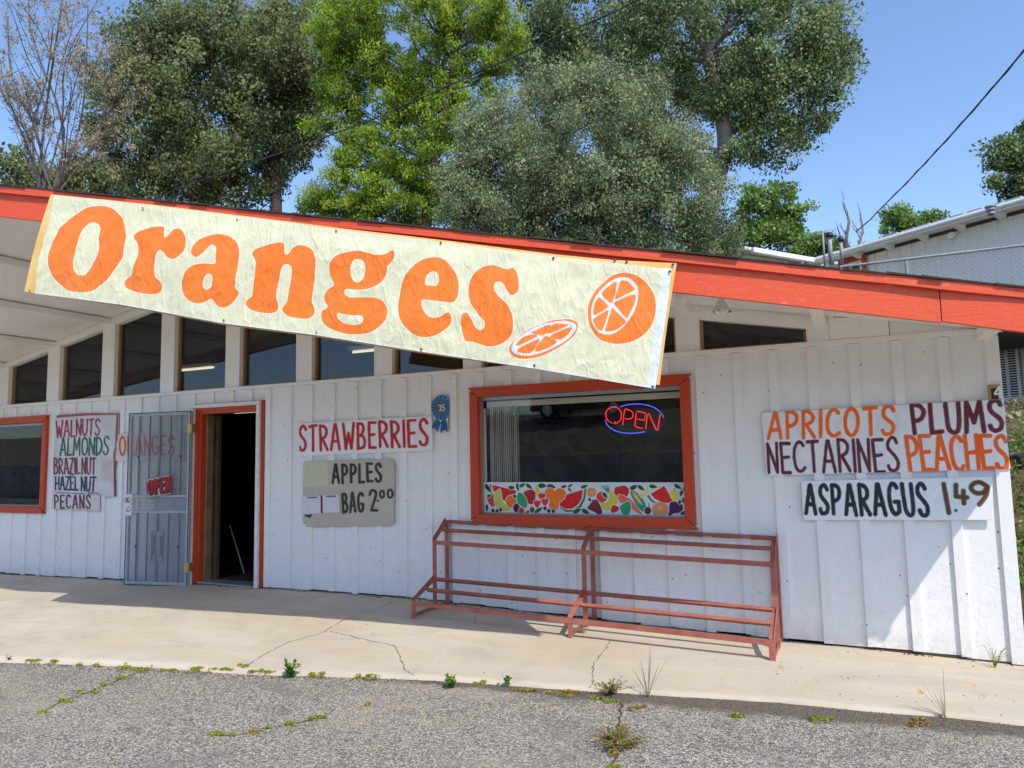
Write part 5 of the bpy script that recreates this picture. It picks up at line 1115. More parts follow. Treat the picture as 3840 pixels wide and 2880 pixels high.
# deck under fence and lower window
Yf = float(D(3840, 918, 12)[1]); zfr = float(W(3700, 936, Yf)[2])
dk = empty('raised_deck', (4, Yf, 0), 'raised deck with dark underside and posts beside the white house', 'deck')
MB().box(1.9, 9.5, Yf-.05, Yf+3.2, 3.40, 3.52).build('deck_platform', simple('deck_wood', (.10, .085, .065), .8, .3), dk)
for x in (4.6, 7.0, 9.3): MB().box(x, x+.12, Yf, Yf+.12, terr(x, Yf)-.1, 3.40).build('post', M['wood'], dk)
a, b = NP(3742, 1312, OH), NP(3990, 1492, OH); s0, s1 = sorted((S_(a), S_(b))); z1_, z0_ = NP(3780, 1312, OH)[2], NP(3780, 1490, OH)[2]
w_ = MB(); nbox(w_, s0, s1, OH-.012, OH-.006, z0_, z1_); w_ = w_.build('window', M['black'], nb_)
for q in ((s0-.08, s1+.08, z0_-.09, z0_), (s0-.08, s1+.08, z1_, z1_+.06), ((s0+s1)/2+.15, (s0+s1)/2+.2, z0_, z1_)): m = MB(); nbox(m, q[0], q[1], OH-.07, OH-.013, q[2], q[3]); m.build('frame', M['lampw'], w_)
k = 0; z = z0_+.02
while z < z1_-.01:
    m = MB(); nbox(m, s0+.01, s1-.01, OH-.030, OH-.014, z, z+.018); m.build('blind_slat', M['lampw'], w_); z += .052
# chain link fence
fe = empty('chain_link_fence', (4, Yf, 3.4), 'galvanised chain link fence with top rail in front of the white house', 'fence')
xL = float(W(3150, 1009, Yf)[0]); xR = 10.0; xP = float(W(3398, 975, Yf)[0])
MB().tube([(xL, Yf, zfr), (xR, Yf, zfr)], .024, 8).build('top_rail', M['dull_metal'], fe)
for x in (xL+.02, xP, xP+2.6, xP+5.2): MB().tube([(x, Yf, 2.0), (x, Yf, zfr-.03)], .030, 8).build('post', M['dull_metal'], fe)
m = MB(); hb = zfr-3.53; x = xL-hb
while x < xR:
    for sg in (1, -1):
        p_, q_ = ([x, 3.53], [x+hb, zfr]) if sg > 0 else ([x+hb, 3.53], [x, zfr])
        pts = []
        for t__ in (0, 1):
            pass
        a, b = np.array(p_), np.array(q_)
        lo, hi = 0.0, 1.0
        if b[0] != a[0]:
            ts = sorted(((xL-a[0])/(b[0]-a[0]), (xR-a[0])/(b[0]-a[0]))); lo, hi = max(0, ts[0]), min(1, ts[1])
        if hi-lo > .03:
            A1 = a+(b-a)*lo; B1 = a+(b-a)*hi; o_ = .005*sg; m.beam((A1[0], Yf+.03+o_, A1[1]), (B1[0], Yf+.03+o_, B1[1]), .0035, .0035, up=(0, 1, 0))
    x += .085
for x in np.arange(xL, xR, .085): m.beam((x, Yf+.025, zfr-.02), (x+.05, Yf-.01, zfr+.045), .004, .004, up=(0, 1, 0))
m.build('wire_mesh', M['dull_metal'], fe, kind='stuff')

# ================================================================== OVERHEAD WIRES
def wire(name, pts, r, lab, sag=0, twist=False):
    P = crom(pts, False, 8); m = MB(); m.tube(P, r, 6)
    if twist: m.tube([p+np.array([0, math.sin(i*.9)*r*1.3, math.cos(i*.9)*r*1.3]) for i, p in enumerate(P)], r*.6, 5)
    o = m.build(name, simple(name+'_mat', (.05, .05, .055) if r < .02 else (.05, .09, .12), .5, .1), None, smooth=True); return props(o, lab, 'cable')
wire('power_cable', [D(573, 748, 12.6), D(723, 688, 12.2), D(1100, 557, 11.2), D(1401, 446, 10.4), D(1739, 295, 9.5), D(2064, 151, 8.7), D(2400, -2, 7.9), D(2700, -145, 7.2)], .008, 'dark power cable crossing in front of the trees down to the stand roof', twist=True)
wire('power_cable', [D(3212, 866, 16.4), D(3256, 830, 15.5), D(3300, 785, 14.6), D(3395, 690, 13), D(3480, 600, 12), D(3575, 497, 11), D(3700, 355, 10), D(3850, 178, 9), D(4000, 0, 8.3)], .013, 'blue black twisted service cable rising to the upper right corner of the sky', twist=True)
wire('power_cable', [D(2700, 925, 24), D(2850, 917, 24), D(3000, 902, 24), D(3085, 880, 20)], .018, 'thin grey cable in front of the bright green trees at right')

# ================================================================== TREES
def rot_frames(N, up_bias, rs):
    n = rs.randn(N, 3); n[:, 2] = np.abs(n[:, 2])*up_bias+n[:, 2]*(1-up_bias)*.5; n /= np.linalg.norm(n, axis=1)[:, None]
    a = rs.randn(N, 3); u = np.cross(n, a); u /= np.linalg.norm(u, axis=1)[:, None]; v = np.cross(n, u); return u, v, n
def leaves(cent, rad, per, L, wd, seed, up=.5, droop=0.0, tone=(.0, 1.0), flat=.8):
    rs = np.random.RandomState(seed); K = len(cent); N = K*per
    ci = np.repeat(np.arange(K), per); d = rs.randn(N, 3); d /= np.linalg.norm(d, axis=1)[:, None]; r = rs.rand(N)**.45
    pos = cent[ci]+d*(r*rad[ci])[:, None]*np.array([1, 1, flat]); u, v, n = rot_frames(N, up, rs)
    if droop: u = u*(1-droop)+np.array([0, 0, -1])*droop*np.sign(rs.rand(N)-.35)[:, None]; u /= np.linalg.norm(u, axis=1)[:, None]
    sz_ = (.45+1.1*rs.rand(N)**1.5)[:, None]; l = L*sz_*(.8+.4*rs.rand(N))[:, None]; w = wd*sz_*(.7+.6*rs.rand(N))[:, None]
    V = np.stack([pos-u*l*.5, pos+v*w*.5+n*w*.12-u*l*.05, pos+u*l*.5, pos-v*w*.5+n*w*.12-u*l*.05], 1).reshape(-1, 3)
    Q = np.arange(4*N).reshape(N, 4)
    ct = rs.rand(K); tn = np.clip(tone[0]+(tone[1]-tone[0])*(.6*ct[ci]+.5*rs.rand(N)-.05), 0, 1)
    return V, Q, np.repeat(tn, 4)
def clumps(blobs, dep, ncl, cr, seed, shell=.45, dsc=1.0, gaps=0.0):
    rs = np.random.RandomState(seed); area = np.array([b[2]*b[3] for b in blobs], float); cnt = np.maximum(1, (ncl*area/area.sum())).astype(int); out = []; rr = []
    for b, k in zip(blobs, cnt):
        dd = dep+(b[4] if len(b) > 4 else 0); c = D(b[0], b[1], dd); sx = b[2]*dd/FPX; sz = b[3]*dd/FPX; sy = (sx+sz)/2*dsc
        d = rs.randn(k, 3); d /= np.linalg.norm(d, axis=1)[:, None]; r = shell+(1-shell)*rs.rand(k)**.6
        off = d*r[:, None]; wob = 1+.24*np.sin(d[:, 0]*5+seed)*np.cos(d[:, 2]*4+seed*2)
        p = c+(AX[0]*(off[:, :1]*sx)+np.array([0, 0, 1.0])*(off[:, 2:3]*sz)+np.array([AX[2][0], AX[2][1], 0])*(off[:, 1:2]*sy))*wob[:, None]
        out.append(p); rr.append(cr*(.6+.8*rs.rand(k)))
    C_, r_ = np.vstack(out), np.concatenate(rr)
    if gaps: keep = rs.rand(len(C_)) > gaps; C_, r_ = C_[keep], r_[keep]
    return C_, r_
def limb_mesh(segs, n=6):
    m = MB()
    for P, r0, r1 in segs:
        P = crom(P, False, 4) if len(P) > 2 else np.array(P); m.tube(P, list(np.linspace(r0, r1, len(P))), n)
    return m
def tree(label, cat, trunk, r0, r1, blobs, dep, ncl, cr, per, L, wd, leaf, seed, bark='bark', name='tree', shell=.45, up=.5, droop=0, limbs=14, gaps=0, flat=.8, twigs=0, dsc=1.0, group=None, tone=(0, 1), tw_mat=None):
    rs = np.random.RandomState(seed+100); T = np.array([D(*t__) for t__ in trunk]); o = empty(name, tuple(T[0]), label, cat, group)
    C_, r_ = clumps(blobs, dep, ncl, cr, seed, shell, dsc, gaps)
    segs = [(T, r0, r1)]; TS = crom(T, False, 8)
    for i in rs.choice(len(C_), min(limbs, len(C_)), False):
        e = C_[i]; hd = np.hypot(TS[:, 0]-e[0], TS[:, 1]-e[1]); zt__ = e[2]-.55*hd; kk = int(np.argmin(np.abs(TS[:, 2]-zt__)+rs.rand(len(TS))*.3)); st = TS[kk]
        mid = st*.5+e*.5+rs.randn(3)*.16+np.array([0, 0, -.10]); segs.append(([st, mid, e], r1*rs.uniform(.25, .55), .012))
    limb_mesh(segs, 7).build('trunk', M[bark], o, smooth=True)
    V, Q, tn = leaves(C_, r_, per, L, wd, seed, up, droop, tone, flat)
    link('crown', np_mesh('crown', V, Q, [leaf], {'tone': ('FLOAT', tn)}), o, kind='stuff')
    if twigs:
        m = MB()
        for i in rs.choice(len(C_), twigs):
            c = C_[i]; d = rs.randn(3); d /= np.linalg.norm(d); L_ = r_[i]*rs.uniform(.8, 1.5); p = c+d*L_*.2; q = c+d*L_; m.tube([p, (p+q)/2+rs.randn(3)*.04, q], [.007, .005, .003], 3)
        m.build('twigs', M[tw_mat or 'bark_pale'], o, kind='stuff')
    return o
LM = {'oak': leafmat('oak_leaf', (.022, .034, .010), (.25, .295, .12), .25, (.36, .24, .09)), 'oakb': leafmat('big_oak_leaf', (.014, .034, .012), (.27, .35, .15), .25),
      'bush': leafmat('bush_leaf', (.032, .044, .016), (.33, .39, .20), .25, (.40, .33, .18)), 'cedar': leafmat('cedar_frond', (.018, .065, .008), (.35, .48, .045), .32, (.56, .54, .08)),
      'green': leafmat('spring_leaf', (.03, .09, .015), (.27, .42, .12), .35), 'weed': leafmat('weed_leaf', (.07, .16, .02), (.20, .36, .06), .25), 'moss': leafmat('mat_weed', (.18, .22, .02), (.38, .40, .06), .2, (.30, .15, .07)),
      'dry': leafmat('dry_leaf', (.17, .13, .09), (.44, .36, .24), .2), 'brown': leafmat('brown_weed', (.10, .085, .02), (.26, .21, .07), .1, (.34, .14, .06)), 'ivy': leafmat('ivy_leaf', (.02, .06, .012), (.18, .30, .05), .2, (.45, .36, .10))}
M['twig'] = simple('twig_bark', (.135, .11, .10), .9, .3, 10, .3)
tree('tall dark oak with a black trunk, left of the yellow green cedar', 'tree', [(1030, 1000, 22), (1035, 790, 22), (1030, 640, 22), (1020, 540, 22), (985, 430, 22)], .20, .13,
     [(760, 330, 330, 260), (560, 420, 200, 230), (980, 300, 230, 260), (780, 120, 300, 130), (1060, 180, 180, 170, -1), (620, 200, 200, 140), (860, 560, 300, 180), (700, 650, 200, 130), (1120, 420, 110, 140), (450, 330, 110, 90, 1), (600, 730, 220, 80), (860, 730, 150, 70), (1160, 240, 110, 220), (960, 650, 110, 60), (1130, 560, 90, 60), (430, 560, 80, 120)], 22, 980, .46, 165, .10, .055, LM['oak'], 1, limbs=26, twigs=120, up=.4)
tree('yellow green cedar with feathery drooping fronds between the oaks', 'tree', [(1580, 1100, 18.5), (1600, 800, 18.5), (1640, 560, 18.5), (1690, 300, 18.5), (1720, 60, 18.5), (1730, -250, 18.5)], .17, .07,
     [(1500, 120, 290, 190), (1290, 80, 130, 140), (1330, 220, 110, 110), (1290, 420, 80, 90), (1600, 320, 120, 80), (1420, 360, 190, 110), (1750, 60, 170, 120), (1780, 240, 90, 60), (1500, 560, 210, 100), (1380, 700, 220, 90), (1280, 770, 160, 50), (1560, 420, 110, 60), (1600, 760, 120, 90), (1240, 330, 60, 40), (1200, 470, 50, 30), (1180, 760, 90, 40), (1450, 780, 200, 60), (1880, 120, 90, 120), (1330, 560, 90, 80), (1700, 430, 110, 140), (1850, 290, 70, 90), (1640, 640, 120, 120)], 18.5, 1250, .26, 150, .10, .030, LM['cedar'], 2, limbs=60, droop=.35, gaps=.06, up=.3, twigs=220, tw_mat='bark_pale')
tree('huge dark green oak at right with a leaning pale trunk showing below its crown', 'tree', [(2610, 1150, 23), (2650, 850, 23), (2680, 700, 23), (2720, 560, 23), (2700, 400, 23), (2650, 200, 23)], .36, .20,
     [(2600, 120, 400, 260), (2950, 150, 200, 220), (2250, 60, 300, 170), (2950, 380, 200, 170), (2760, 340, 180, 160), (3060, 240, 125, 150), (2890, 520, 140, 90), (3090, 110, 90, 100), (1980, 200, 100, 110), (2010, 40, 90, 110), (2120, 260, 110, 90), (2300, 300, 220, 110), (2700, -100, 400, 120), (2080, 160, 130, 130), (2720, 600, 110, 60), (2500, 380, 180, 120)], 23, 860, .50, 160, .11, .062, LM['oakb'], 3, limbs=26, twigs=80, bark='bark_pale', up=.4)
tree('broad grey green live oak behind the stand roof, under the huge oak', 'tree', [(2250, 1250, 15.5), (2230, 1000, 15.5), (2200, 800, 15.5)], .24, .14,
     [(2200, 560, 400, 290), (1950, 700, 290, 240), (2480, 700, 260, 260), (2200, 800, 480, 190), (1850, 500, 150, 120, .5), (2330, 350, 200, 90), (2640, 850, 110, 110), (2100, 330, 150, 80), (1760, 700, 110, 160), (1790, 820, 130, 100), (2690, 920, 80, 60)], 15.5, 1350, .30, 200, .056, .031, LM['bush'], 4, limbs=24, twigs=900, up=.45, dsc=.8, flat=.9)
tree('bright green spring tree behind, right of the pale oak trunk', 'tree', [(2830, 1100, 32), (2840, 900, 32), (2860, 800, 32)], .22, .10,
     [(2830, 760, 70, 65), (2920, 740, 60, 55), (2860, 850, 90, 60), (2990, 800, 50, 30), (2800, 900, 90, 60), (3030, 770, 28, 16), (2950, 840, 60, 40), (2960, 900, 70, 50)], 32, 170, .42, 70, .16, .10, LM['green'], 5, limbs=34, gaps=.05, name='tree')
tree('low bright green bush right of the spring tree beside the service mast', 'tree', [(3060, 1050, 30), (3060, 960, 30)], .12, .08, [(3060, 920, 55, 40), (3130, 930, 40, 35), (3010, 940, 30, 30)], 30, 60, .35, 70, .14, .09, LM['green'], 6, limbs=8)
tree('small round green tree behind the ridge of the white house roof', 'tree', [(3400, 1000, 26), (3400, 900, 26)], .14, .08, [(3370, 830, 60, 50), (3460, 850, 70, 40), (3500, 830, 40, 30), (3330, 880, 28, 20)], 26, 90, .32, 80, .12, .075, LM['green'], 7, limbs=12, gaps=.1)
tree('dark spreading tree reaching in from the upper right edge', 'tree', [(3960, 900, 20), (3930, 700, 20), (3900, 600, 20), (3850, 560, 20)], .25, .12, [(3860, 560, 110, 110), (3770, 600, 60, 40), (3720, 690, 40, 16), (3780, 680, 60, 20), (3840, 700, 70, 50), (3810, 730, 50, 12), (3730, 545, 30, 22)], 20, 130, .26, 90, .10, .06, LM['oakb'], 8, limbs=26)
tree('low dark shrub mass behind the roof at the left edge', 'shrub', [(60, 900, 24), (60, 760, 24)], .12, .08, [(20, 660, 120, 110), (140, 690, 90, 60), (330, 700, 100, 90), (430, 660, 80, 80), (260, 640, 60, 50)], 24, 220, .40, 80, .12, .07, LM['oak'], 9, limbs=10, gaps=.15, name='shrub')
# bare tree with dead leaves
def bare(label, base, stems, dep, r0, seed, depth=4, leafy=True, name='tree', bark='bark_pale', dl=.055):
    rs = np.random.RandomState(seed); m = MB(); tips = []
    def grow(p, q, r, lev):
        p, q = np.array(p), np.array(q); d = q-p; L = np.linalg.norm(d); mid1 = p+d*.33+rs.randn(3)*L*.035; mid2 = p+d*.67+rs.randn(3)*L*.045
        P = crom([p, mid1, mid2, q], False, 3); m.tube(P, list(np.linspace(r, r*.38, len(P))), 5 if lev < 2 else 3)
        for i in range(2, len(P)): tips.append((P[i], lev))
        if lev >= depth: return
        nb = rs.randint(4, 6) if lev < 2 else rs.randint(2, 4)
        for k in range(nb):
            t__ = rs.uniform(.25, .95); st = P[int(t__*(len(P)-1))]; nd = d/L*rs.uniform(.5, .9)+rs.randn(3)*.42+np.array([0, 0, .18]); nd /= np.linalg.norm(nd)
            grow(st, st+nd*L*rs.uniform(.28, .52), r*(1-t__*.6)*.5, lev+1)
    b = D(*base, dep); o = empty(name, tuple(b), label, 'tree')
    for (x, y, r_, dz) in stems: grow(b+rs.randn(3)*np.array([.12, .12, 0]), D(x, y, dep+dz), r0*r_, 0 if depth > 3 else 1)
    m.build('trunk', M[bark], o, smooth=False)
    if leafy:
        c = np.array([t_[0] for t_ in tips if t_[1] >= 2]); c = c[rs.rand(len(c)) < .30]
        V, Q, tn = leaves(c, np.full(len(c), .07), 3, dl, dl*.62, seed, .3, .4); link('dead_leaves', np_mesh('dead_leaves', V, Q, [LM['dry']], {'tone': ('FLOAT', tn)}), o, kind='stuff')
    return o
bare('leafless tree with fanning stems and a few dead brown leaves at the left edge', (190, 760), [(30, 60, 1, 0), (120, -160, 1, .8), (250, -100, 1, -.5), (330, 20, .9, .6), (430, 440, .5, -.4), (-60, 260, .8, .3), (200, 90, .8, -1), (400, 160, .7, 1), (20, 400, .6, -.6), (80, 200, .7, .4), (300, 250, .6, -.8), (450, 300, .5, .5), (160, 300, .6, 1.2), (-20, 120, .7, -.4), (380, -20, .7, .2)], 17, .038, 5, bark='twig', dl=.045)
bare('small dead grey tree standing behind the roof vents', (3190, 960), [(3170, 790, 1, 0), (3225, 800, .8, .2), (3140, 850, .6, 0), (3240, 870, .6, 0)], 22, .07, 6, depth=3, leafy=False)

# ================================================================== WEEDS AND GROUND PLANTS
def blade_plant(loc, n, h, spread, w, mat, seed, name, label, cat='weed', curve=.4, grp=None):
    rs = np.random.RandomState(seed); V = []; Q = []; T = []
    for i in range(n):
        a = rs.rand()*6.28; hh = h*(.5+.6*rs.rand()); s_ = spread*(.3+.9*rs.rand()); dx, dy = math.cos(a), math.sin(a); tn = rs.rand(); K = 5; b0 = len(V)
        for k in range(K):
            f = k/(K-1); ww = w*math.sin(math.pi*min(1, .25+f*.75))*.5+.0008; x = loc[0]+dx*s_*f**(1+curve); y = loc[1]+dy*s_*f**(1+curve); z = loc[2]+hh*(f-curve*.35*f*f)
            V += [(x-dy*ww, y+dx*ww, z), (x+dy*ww, y-dx*ww, z)]; T += [tn, tn]
        for k in range(K-1): Q.append((b0+2*k, b0+2*k+1, b0+2*k+3, b0+2*k+2))
    o = link(name, np_mesh(name, V, np.array(Q), [mat], {'tone': ('FLOAT', T)})); return props(o, label, cat, grp)
def gz(px, py): q = G(px, py, .0); q[2] = zslab(q[0], q[1]) if q[1] > sedge(q[0]) else -.012; return q
def leafy(loc, stems, h, spread, L, wd, mat, seed, label, name='weed', per=9, flatten=1.0, cat='weed'):
    rs = np.random.RandomState(seed); V = []; Q = []; T = []; loc = np.array(loc)
    for i in range(stems):
        a = rs.rand()*6.283; top = loc+np.array([math.cos(a)*spread*rs.uniform(.2, 1), math.sin(a)*spread*rs.uniform(.2, 1), h*rs.uniform(.45, 1.0)]); tb = rs.rand()*.5
        P = crom([loc, loc*.5+top*.5+np.array([0, 0, h*.12*flatten]), top], False, 4)
        for k in range(len(P)-1):
            b0 = len(V); w_ = .0016; V += [P[k]+[w_, 0, 0], P[k]-[w_, 0, 0], P[k+1]-[w_, 0, 0], P[k+1]+[w_, 0, 0]]; Q.append((b0, b0+1, b0+2, b0+3)); T += [.1]*4
        for k in range(per):
            f = rs.uniform(.15, 1); p_ = P[min(len(P)-1, int(f*(len(P)-1)))]; d = rs.randn(3); d[2] = abs(d[2])*.7*flatten+.1; d /= np.linalg.norm(d); sd_ = np.cross(d, [0, 0, 1]); sd_ /= np.linalg.norm(sd_)+1e-6
            l = L*rs.uniform(.5, 1.2)*(1.15-f*.5); w_ = wd*rs.uniform(.7, 1.2)*(1.15-f*.5); up_ = np.cross(sd_, d)*l*.10; b0 = len(V)
            V += [p_, p_+d*l*.35+sd_*w_*.5+up_, p_+d*l*.75+sd_*w_*.4+up_*.6, p_+d*l, p_+d*l*.75-sd_*w_*.4+up_*.6, p_+d*l*.35-sd_*w_*.5+up_]; tn = min(1, tb+rs.rand()*.5)
            Q += [(b0, b0+1, b0+2, b0+3), (b0, b0+3, b0+4, b0+5)]; T += [tn]*6
    return props(link(name, np_mesh(name, V, np.array(Q), [mat], {'tone': ('FLOAT', T)})), label, cat)
leafy(gz(1090, 2532), 8, .13, .07, .050, .028, LM['weed'], 1, 'tall leafy green weed at the slab edge, near the diagonal crack')
leafy(gz(1697, 2572), 11, .09, .09, .042, .016, LM['weed'], 2, 'dense dark green tuft weed at the slab edge in front of the rack left end', per=12)
leafy(gz(1905, 2570), 3, .10, .05, .048, .036, LM['weed'], 3, 'small upright weed with round leaves at the slab edge', per=4)
leafy(gz(2290, 2596), 26, .085, .17, .022, .012, LM['brown'], 6, 'reddish brown withered weed at the slab edge by the thin crack', per=16)
leafy(gz(2318, 2780), 60, .045, .19, .020, .010, LM['brown'], 7, 'flat brown green rosette weed growing in the asphalt', per=26, flatten=.3)
leafy(gz(3728, 2476), 9, .16, .12, .016, .010, LM['moss'], 8, 'small pale weed at the wall foot by the building corner', per=12)
leafy(gz(2170, 2372), 30, .02, .09, .022, .010, LM['dry'], 9, 'little heap of dry leaves around the rack centre foot', name='leaf_litter', per=10, flatten=.2, cat='leaf litter')
leafy(gz(33, 2476), 5, .05, .04, .016, .008, LM['brown'], 10, 'tiny reddish weed at the slab edge in the left corner')
blade_plant(gz(2430, 2608), 8, .34, .13, .005, LM['dry'], 4, 'dry_grass', 'tall dry straw stalks at the slab edge below the rack right end', 'dry grass', curve=.1)
blade_plant(gz(3545, 2685), 7, .26, .13, .005, LM['dry'], 5, 'dry_grass', 'short dry straw stalks at the slab edge near the right corner', 'dry grass', curve=.1)
blade_plant(gz(1780, 2350), 3, .09, .02, .008, LM['dry'], 12, 'dry_grass', 'single dry stalk in the slab joint under the rack', 'dry grass')
# mat-forming weeds along the joint
pat = [(120, 2479, 22, 5), (200, 2483, 16, 3), (300, 2490, 12, 3), (355, 2492, 12, 4), (455, 2496, 34, 9), (545, 2505, 46, 9), (635, 2507, 34, 8), (735, 2511, 32, 9), (830, 2514, 46, 10), (915, 2500, 24, 7), (965, 2520, 26, 5), (1180, 2532, 34, 7), (1015, 2522, 18, 4), (1365, 2538, 50, 8), (1206, 2528, 10, 4), (1790, 2558, 26, 6), (2122, 2601, 20, 4), (2240, 2612, 24, 6), (2290, 2625, 32, 6), (2763, 2678, 30, 7), (3065, 2690, 44, 11), (1366, 2635, 12, 5),
       (460, 2537, 18, 7), (400, 2563, 26, 7), (330, 2590, 38, 11), (240, 2625, 32, 10), (160, 2665, 24, 8), (820, 2747, 30, 8), (875, 2750, 8, 4), (940, 2742, 16, 6), (1010, 2722, 14, 4), (1080, 2710, 14, 4), (1100, 2708, 8, 4), (1160, 2690, 14, 6), (1205, 2683, 24, 3), (2290, 2870, 34, 18), (2320, 2720, 12, 16), (2300, 2810, 16, 20), (2340, 2790, 26, 10), (2100, 2590, 70, 3), (1960, 2583, 50, 3), (2390, 2645, 26, 5), (2360, 2655, 14, 6), (3440, 2690, 20, 3), (3450, 2712, 46, 12)]
rs = np.random.RandomState(4); C_ = []; tn_ = []
for (x, y, rx, ry) in pat:
    dryish = (x > 1900 and x < 2750 and ry < 5) or x in (3440, 3450) or (2300 <= x <= 2400 and y > 2600) or 900 < x < 1020 and y > 2730
    for _ in range(int(rx/9)+1):
        u_ = rs.uniform(-1, 1); sx_, sy_ = x+rx*u_, y+(ry*.55)*(1-abs(u_)*.5)*rs.uniform(-1, 1); k = int(rs.uniform(4, 30)); rr_ = rs.uniform(2, 8)
        for _ in range(k):
            q = gz(sx_+rs.randn()*rr_, sy_+rs.randn()*rr_*.28); q = q+np.array([0, 0, .002+.006*rs.rand()]); C_.append(q); tn_.append(.96+.04*rs.rand() if dryish and rs.rand() < .8 else rs.rand()*.85)
C_ = np.array(C_); V, Q, tn = leaves(C_, np.full(len(C_), .016), 5, .014, .008, 4, .85, flat=.3); V[:, 2] = np.maximum(V[:, 2], -.013); tn = np.repeat(np.array(tn_), 20)
link('ground_weeds', np_mesh('ground_weeds', V, Q, [LM['moss']], {'tone': ('FLOAT', tn)}), None, label='yellow green mat weeds growing along the slab joint and asphalt cracks', cat='ground cover', kind='stuff')
# grit strip and loose stones
C_ = []; 
for i in range(2600):
    x = rs.uniform(-8, 3.2); w_ = .05 if x < -2.6 else .05+.11*min(1, (x+2.6)/1.5); y = sedge(x)-abs(rs.randn())*w_-.004; C_.append((x, y, -.013))
m = MB()
for (x, y, z) in C_:
    s_ = rs.uniform(.002, .006); m.add([(x-s_, y-s_*.6, z), (x+s_*.9, y-s_*.7, z), (x+s_, y+s_*.8, z), (x-s_*.7, y+s_, z), (x, y, z+s_*.8)], [(0, 1, 4), (1, 2, 4), (2, 3, 4), (3, 0, 4)])
m.build('loose_grit', simple('grit', (.085, .072, .06), .95, .6, 90, .3), None, label='dark grit and soil gathered along the slab edge', cat='grit', kind='stuff')
# debris on slab and along the wall foot
m = MB()
for i in range(215):
    x = rs.uniform(-11.5, .95) if i < 200 else rs.uniform(-.6, .9); y = -.025-abs(rs.randn())*.02 if i < 170 else rs.uniform(sedge(x)+.05, -.1)
    s_ = rs.uniform(.006, .018) if i < 170 else rs.uniform(.004, .011); z = zslab(x, y)+.001; a = rs.rand()*3; c_, n_ = math.cos(a), math.sin(a)
    P = [(x-c_*s_, y-n_*s_*.8, z), (x+n_*s_*.5, y-c_*s_*.5, z), (x+c_*s_, y+n_*s_*.8, z), (x-n_*s_*.5, y+c_*s_*.5, z), (x, y, z+s_*.5)]; m.add(P, [(0, 1, 4), (1, 2, 4), (2, 3, 4), (3, 0, 4)])
m.build('dry_leaf_litter', simple('litter', (.06, .045, .03), .9, .5, 50, .3), None, label='dark bits of leaf litter along the wall foot and on the slab', cat='leaf litter', kind='stuff')
# hillside plants right of the building
C_ = []
for i in range(2600):
    x = 1.45+rs.rand()**1.3*7; y = rs.uniform(.2, 9); h_ = terr(x, y); 
    if h_ > 1.55 and rs.rand() < .93: continue
    C_.append((x, y, h_+rs.rand()*.13*(1+.8*math.sin(x*3+y*2))))
C_ = np.array(C_); V, Q, tn = leaves(C_, np.full(len(C_), .13), 16, .06, .035, 14, .6)
link('ivy_bank', np_mesh('ivy_bank', V, Q, [LM['ivy']], {'tone': ('FLOAT', tn)}), None, label='green ivy and weeds covering the bank right of the building corner', cat='ivy', kind='stuff')
C_ = []
for i in range(2200):
    x = rs.uniform(1.45, 8); y = rs.uniform(3, 9.5); C_.append((x, y, terr(x, y)+.02))
V, Q, tn = leaves(np.array(C_), np.full(len(C_), .06), 3, .08, .05, 15, .9); link('fallen_leaves', np_mesh('fallen_leaves', V, Q, [LM['dry']], {'tone': ('FLOAT', tn)}), None, label='brown fallen leaves on the bank top below the lower house window', cat='leaf litter', kind='stuff')
a = D(3798, 1700, 8.2); m = MB(); m.tube(crom([D(3780, 1712, 8.2), D(3800, 1704, 8.2), D(3825, 1720, 8.2), D(3850, 1790, 8.2), D(3870, 1900, 8.2), np.array([*D(3875, 2000, 8.2)[:2], terr(*D(3875, 2000, 8.2)[:2])])], False, 4), .045, 8)
m.build('handrail_end', M['black'], None, smooth=True, label='black curved rail end standing on the ivy bank at the right edge', cat='handrail')

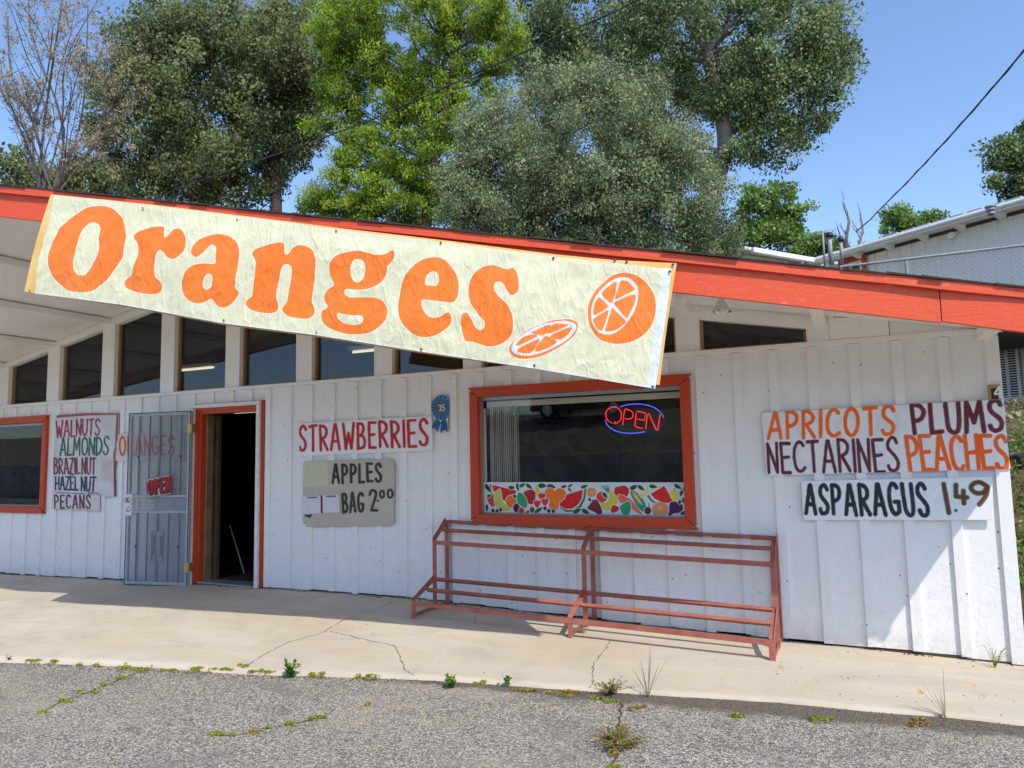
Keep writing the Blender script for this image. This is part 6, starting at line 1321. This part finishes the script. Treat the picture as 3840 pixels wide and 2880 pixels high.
# ================================================================== ACROSS THE LOT (seen mirrored in the panes)
rw = empty('retaining_wall', (0, -13.6, 0), 'long low concrete retaining wall across the parking lot', 'wall')
for i in range(12): MB().box(-36+i*6+.01, -30+i*6-.01, -13.75, -13.45, -.3, 1.42+.01*(i % 3)).build('wall_panel', M['conc_wall'], rw)
def house(x, y, w, d, h, mat, lab):
    o = empty('building', (x, y, 0), lab, 'building'); MB().box(x-w/2, x+w/2, y-d/2, y+d/2, terr(x, y)-.5, h).build('wall', mat, o); MB().box(x-w/2-.3, x+w/2+.3, y-d/2-.3, y+d/2+.3, h+.002, h+.35).build('roof', M['shingle'], o)
    k = 0
    for zz in (h-1.6, h-4.2):
        if zz < terr(x, y)+1: continue
        for xx in np.arange(x-w/2+1, x+w/2-1, 2.2): MB().box(xx, xx+1, y+d/2-.02, y+d/2+.05, zz-.6, zz+.8).build('window', M['black'], o)
house(-14, -44, 9, 8, 11, simple('ochre_stucco', (.50, .36, .12), .8, .1), 'ochre stucco building across the road')
house(-1, -42, 8, 8, 8.5, simple('white_stucco', (.6, .6, .58), .8, .1), 'pale flat roofed building across the road')
house(11, -46, 7, 8, 9, simple('brick_red', (.26, .09, .06), .8, .2), 'red brick building across the road')
def car(x, y, mat, lab, L=4.4):
    o = empty('parked_car', (x, y, 0), lab, 'car'); z = terr(x, y); pr = [(-2.2, .35), (2.2, .35), (2.2, .75), (1.9, .92), (1.0, 1.0), (.45, 1.42), (-1.1, 1.45), (-1.75, 1.05), (-2.15, .98)]
    MB().prism([(x+a, z+b) for a, b in pr], y-.85, y+.85).build('body', mat, o, bevel=.06)
    MB().prism([(x+a, z+b) for a, b in [(.85, 1.02), (.42, 1.36), (-1.05, 1.38), (-1.55, 1.05)]], y-.87, y+.87).build('window', M['black'], o)
    for wx in (-1.35, 1.35):
        for wy in (-.86, .86): w_ = MB().lathe([(0, -.1), (.33, -.1), (.34, 0), (.33, .1), (0, .1)], (x+wx, y+wy, z+.34), 'y', 20).build('wheel', M['black'], o, smooth=True); MB().lathe([(0, -.112), (.2, -.11), (.2, .11), (0, .112)], (x+wx, y+wy, z+.34), 'y', 12).build('rim', M['steel'], w_)
car(-16.5, -20, simple('white_car_paint', (.7, .7, .7), .25, .03), 'white car parked across the road')
car(-9.5, -21, simple('black_car_paint', (.03, .03, .035), .2, .03), 'black car parked across the road')
car(1.5, -24, simple('silver_car_paint', (.35, .36, .38), .25, .03, metal=.4), 'silver car parked across the road')
C_ = []
for i in range(500): x = rs.uniform(-24, 14); y = rs.uniform(-26, -14); C_.append((x, y, terr(x, y)+.1))
V, Q, tn = leaves(np.array(C_), np.full(len(C_), .35), 14, .2, .05, 19, .4); link('bank_grass', np_mesh('bank_grass', V, Q, [LM['dry']], {'tone': ('FLOAT', tn)}), None, label='dry grass tufts on the bank across the lot', cat='grass', kind='stuff')
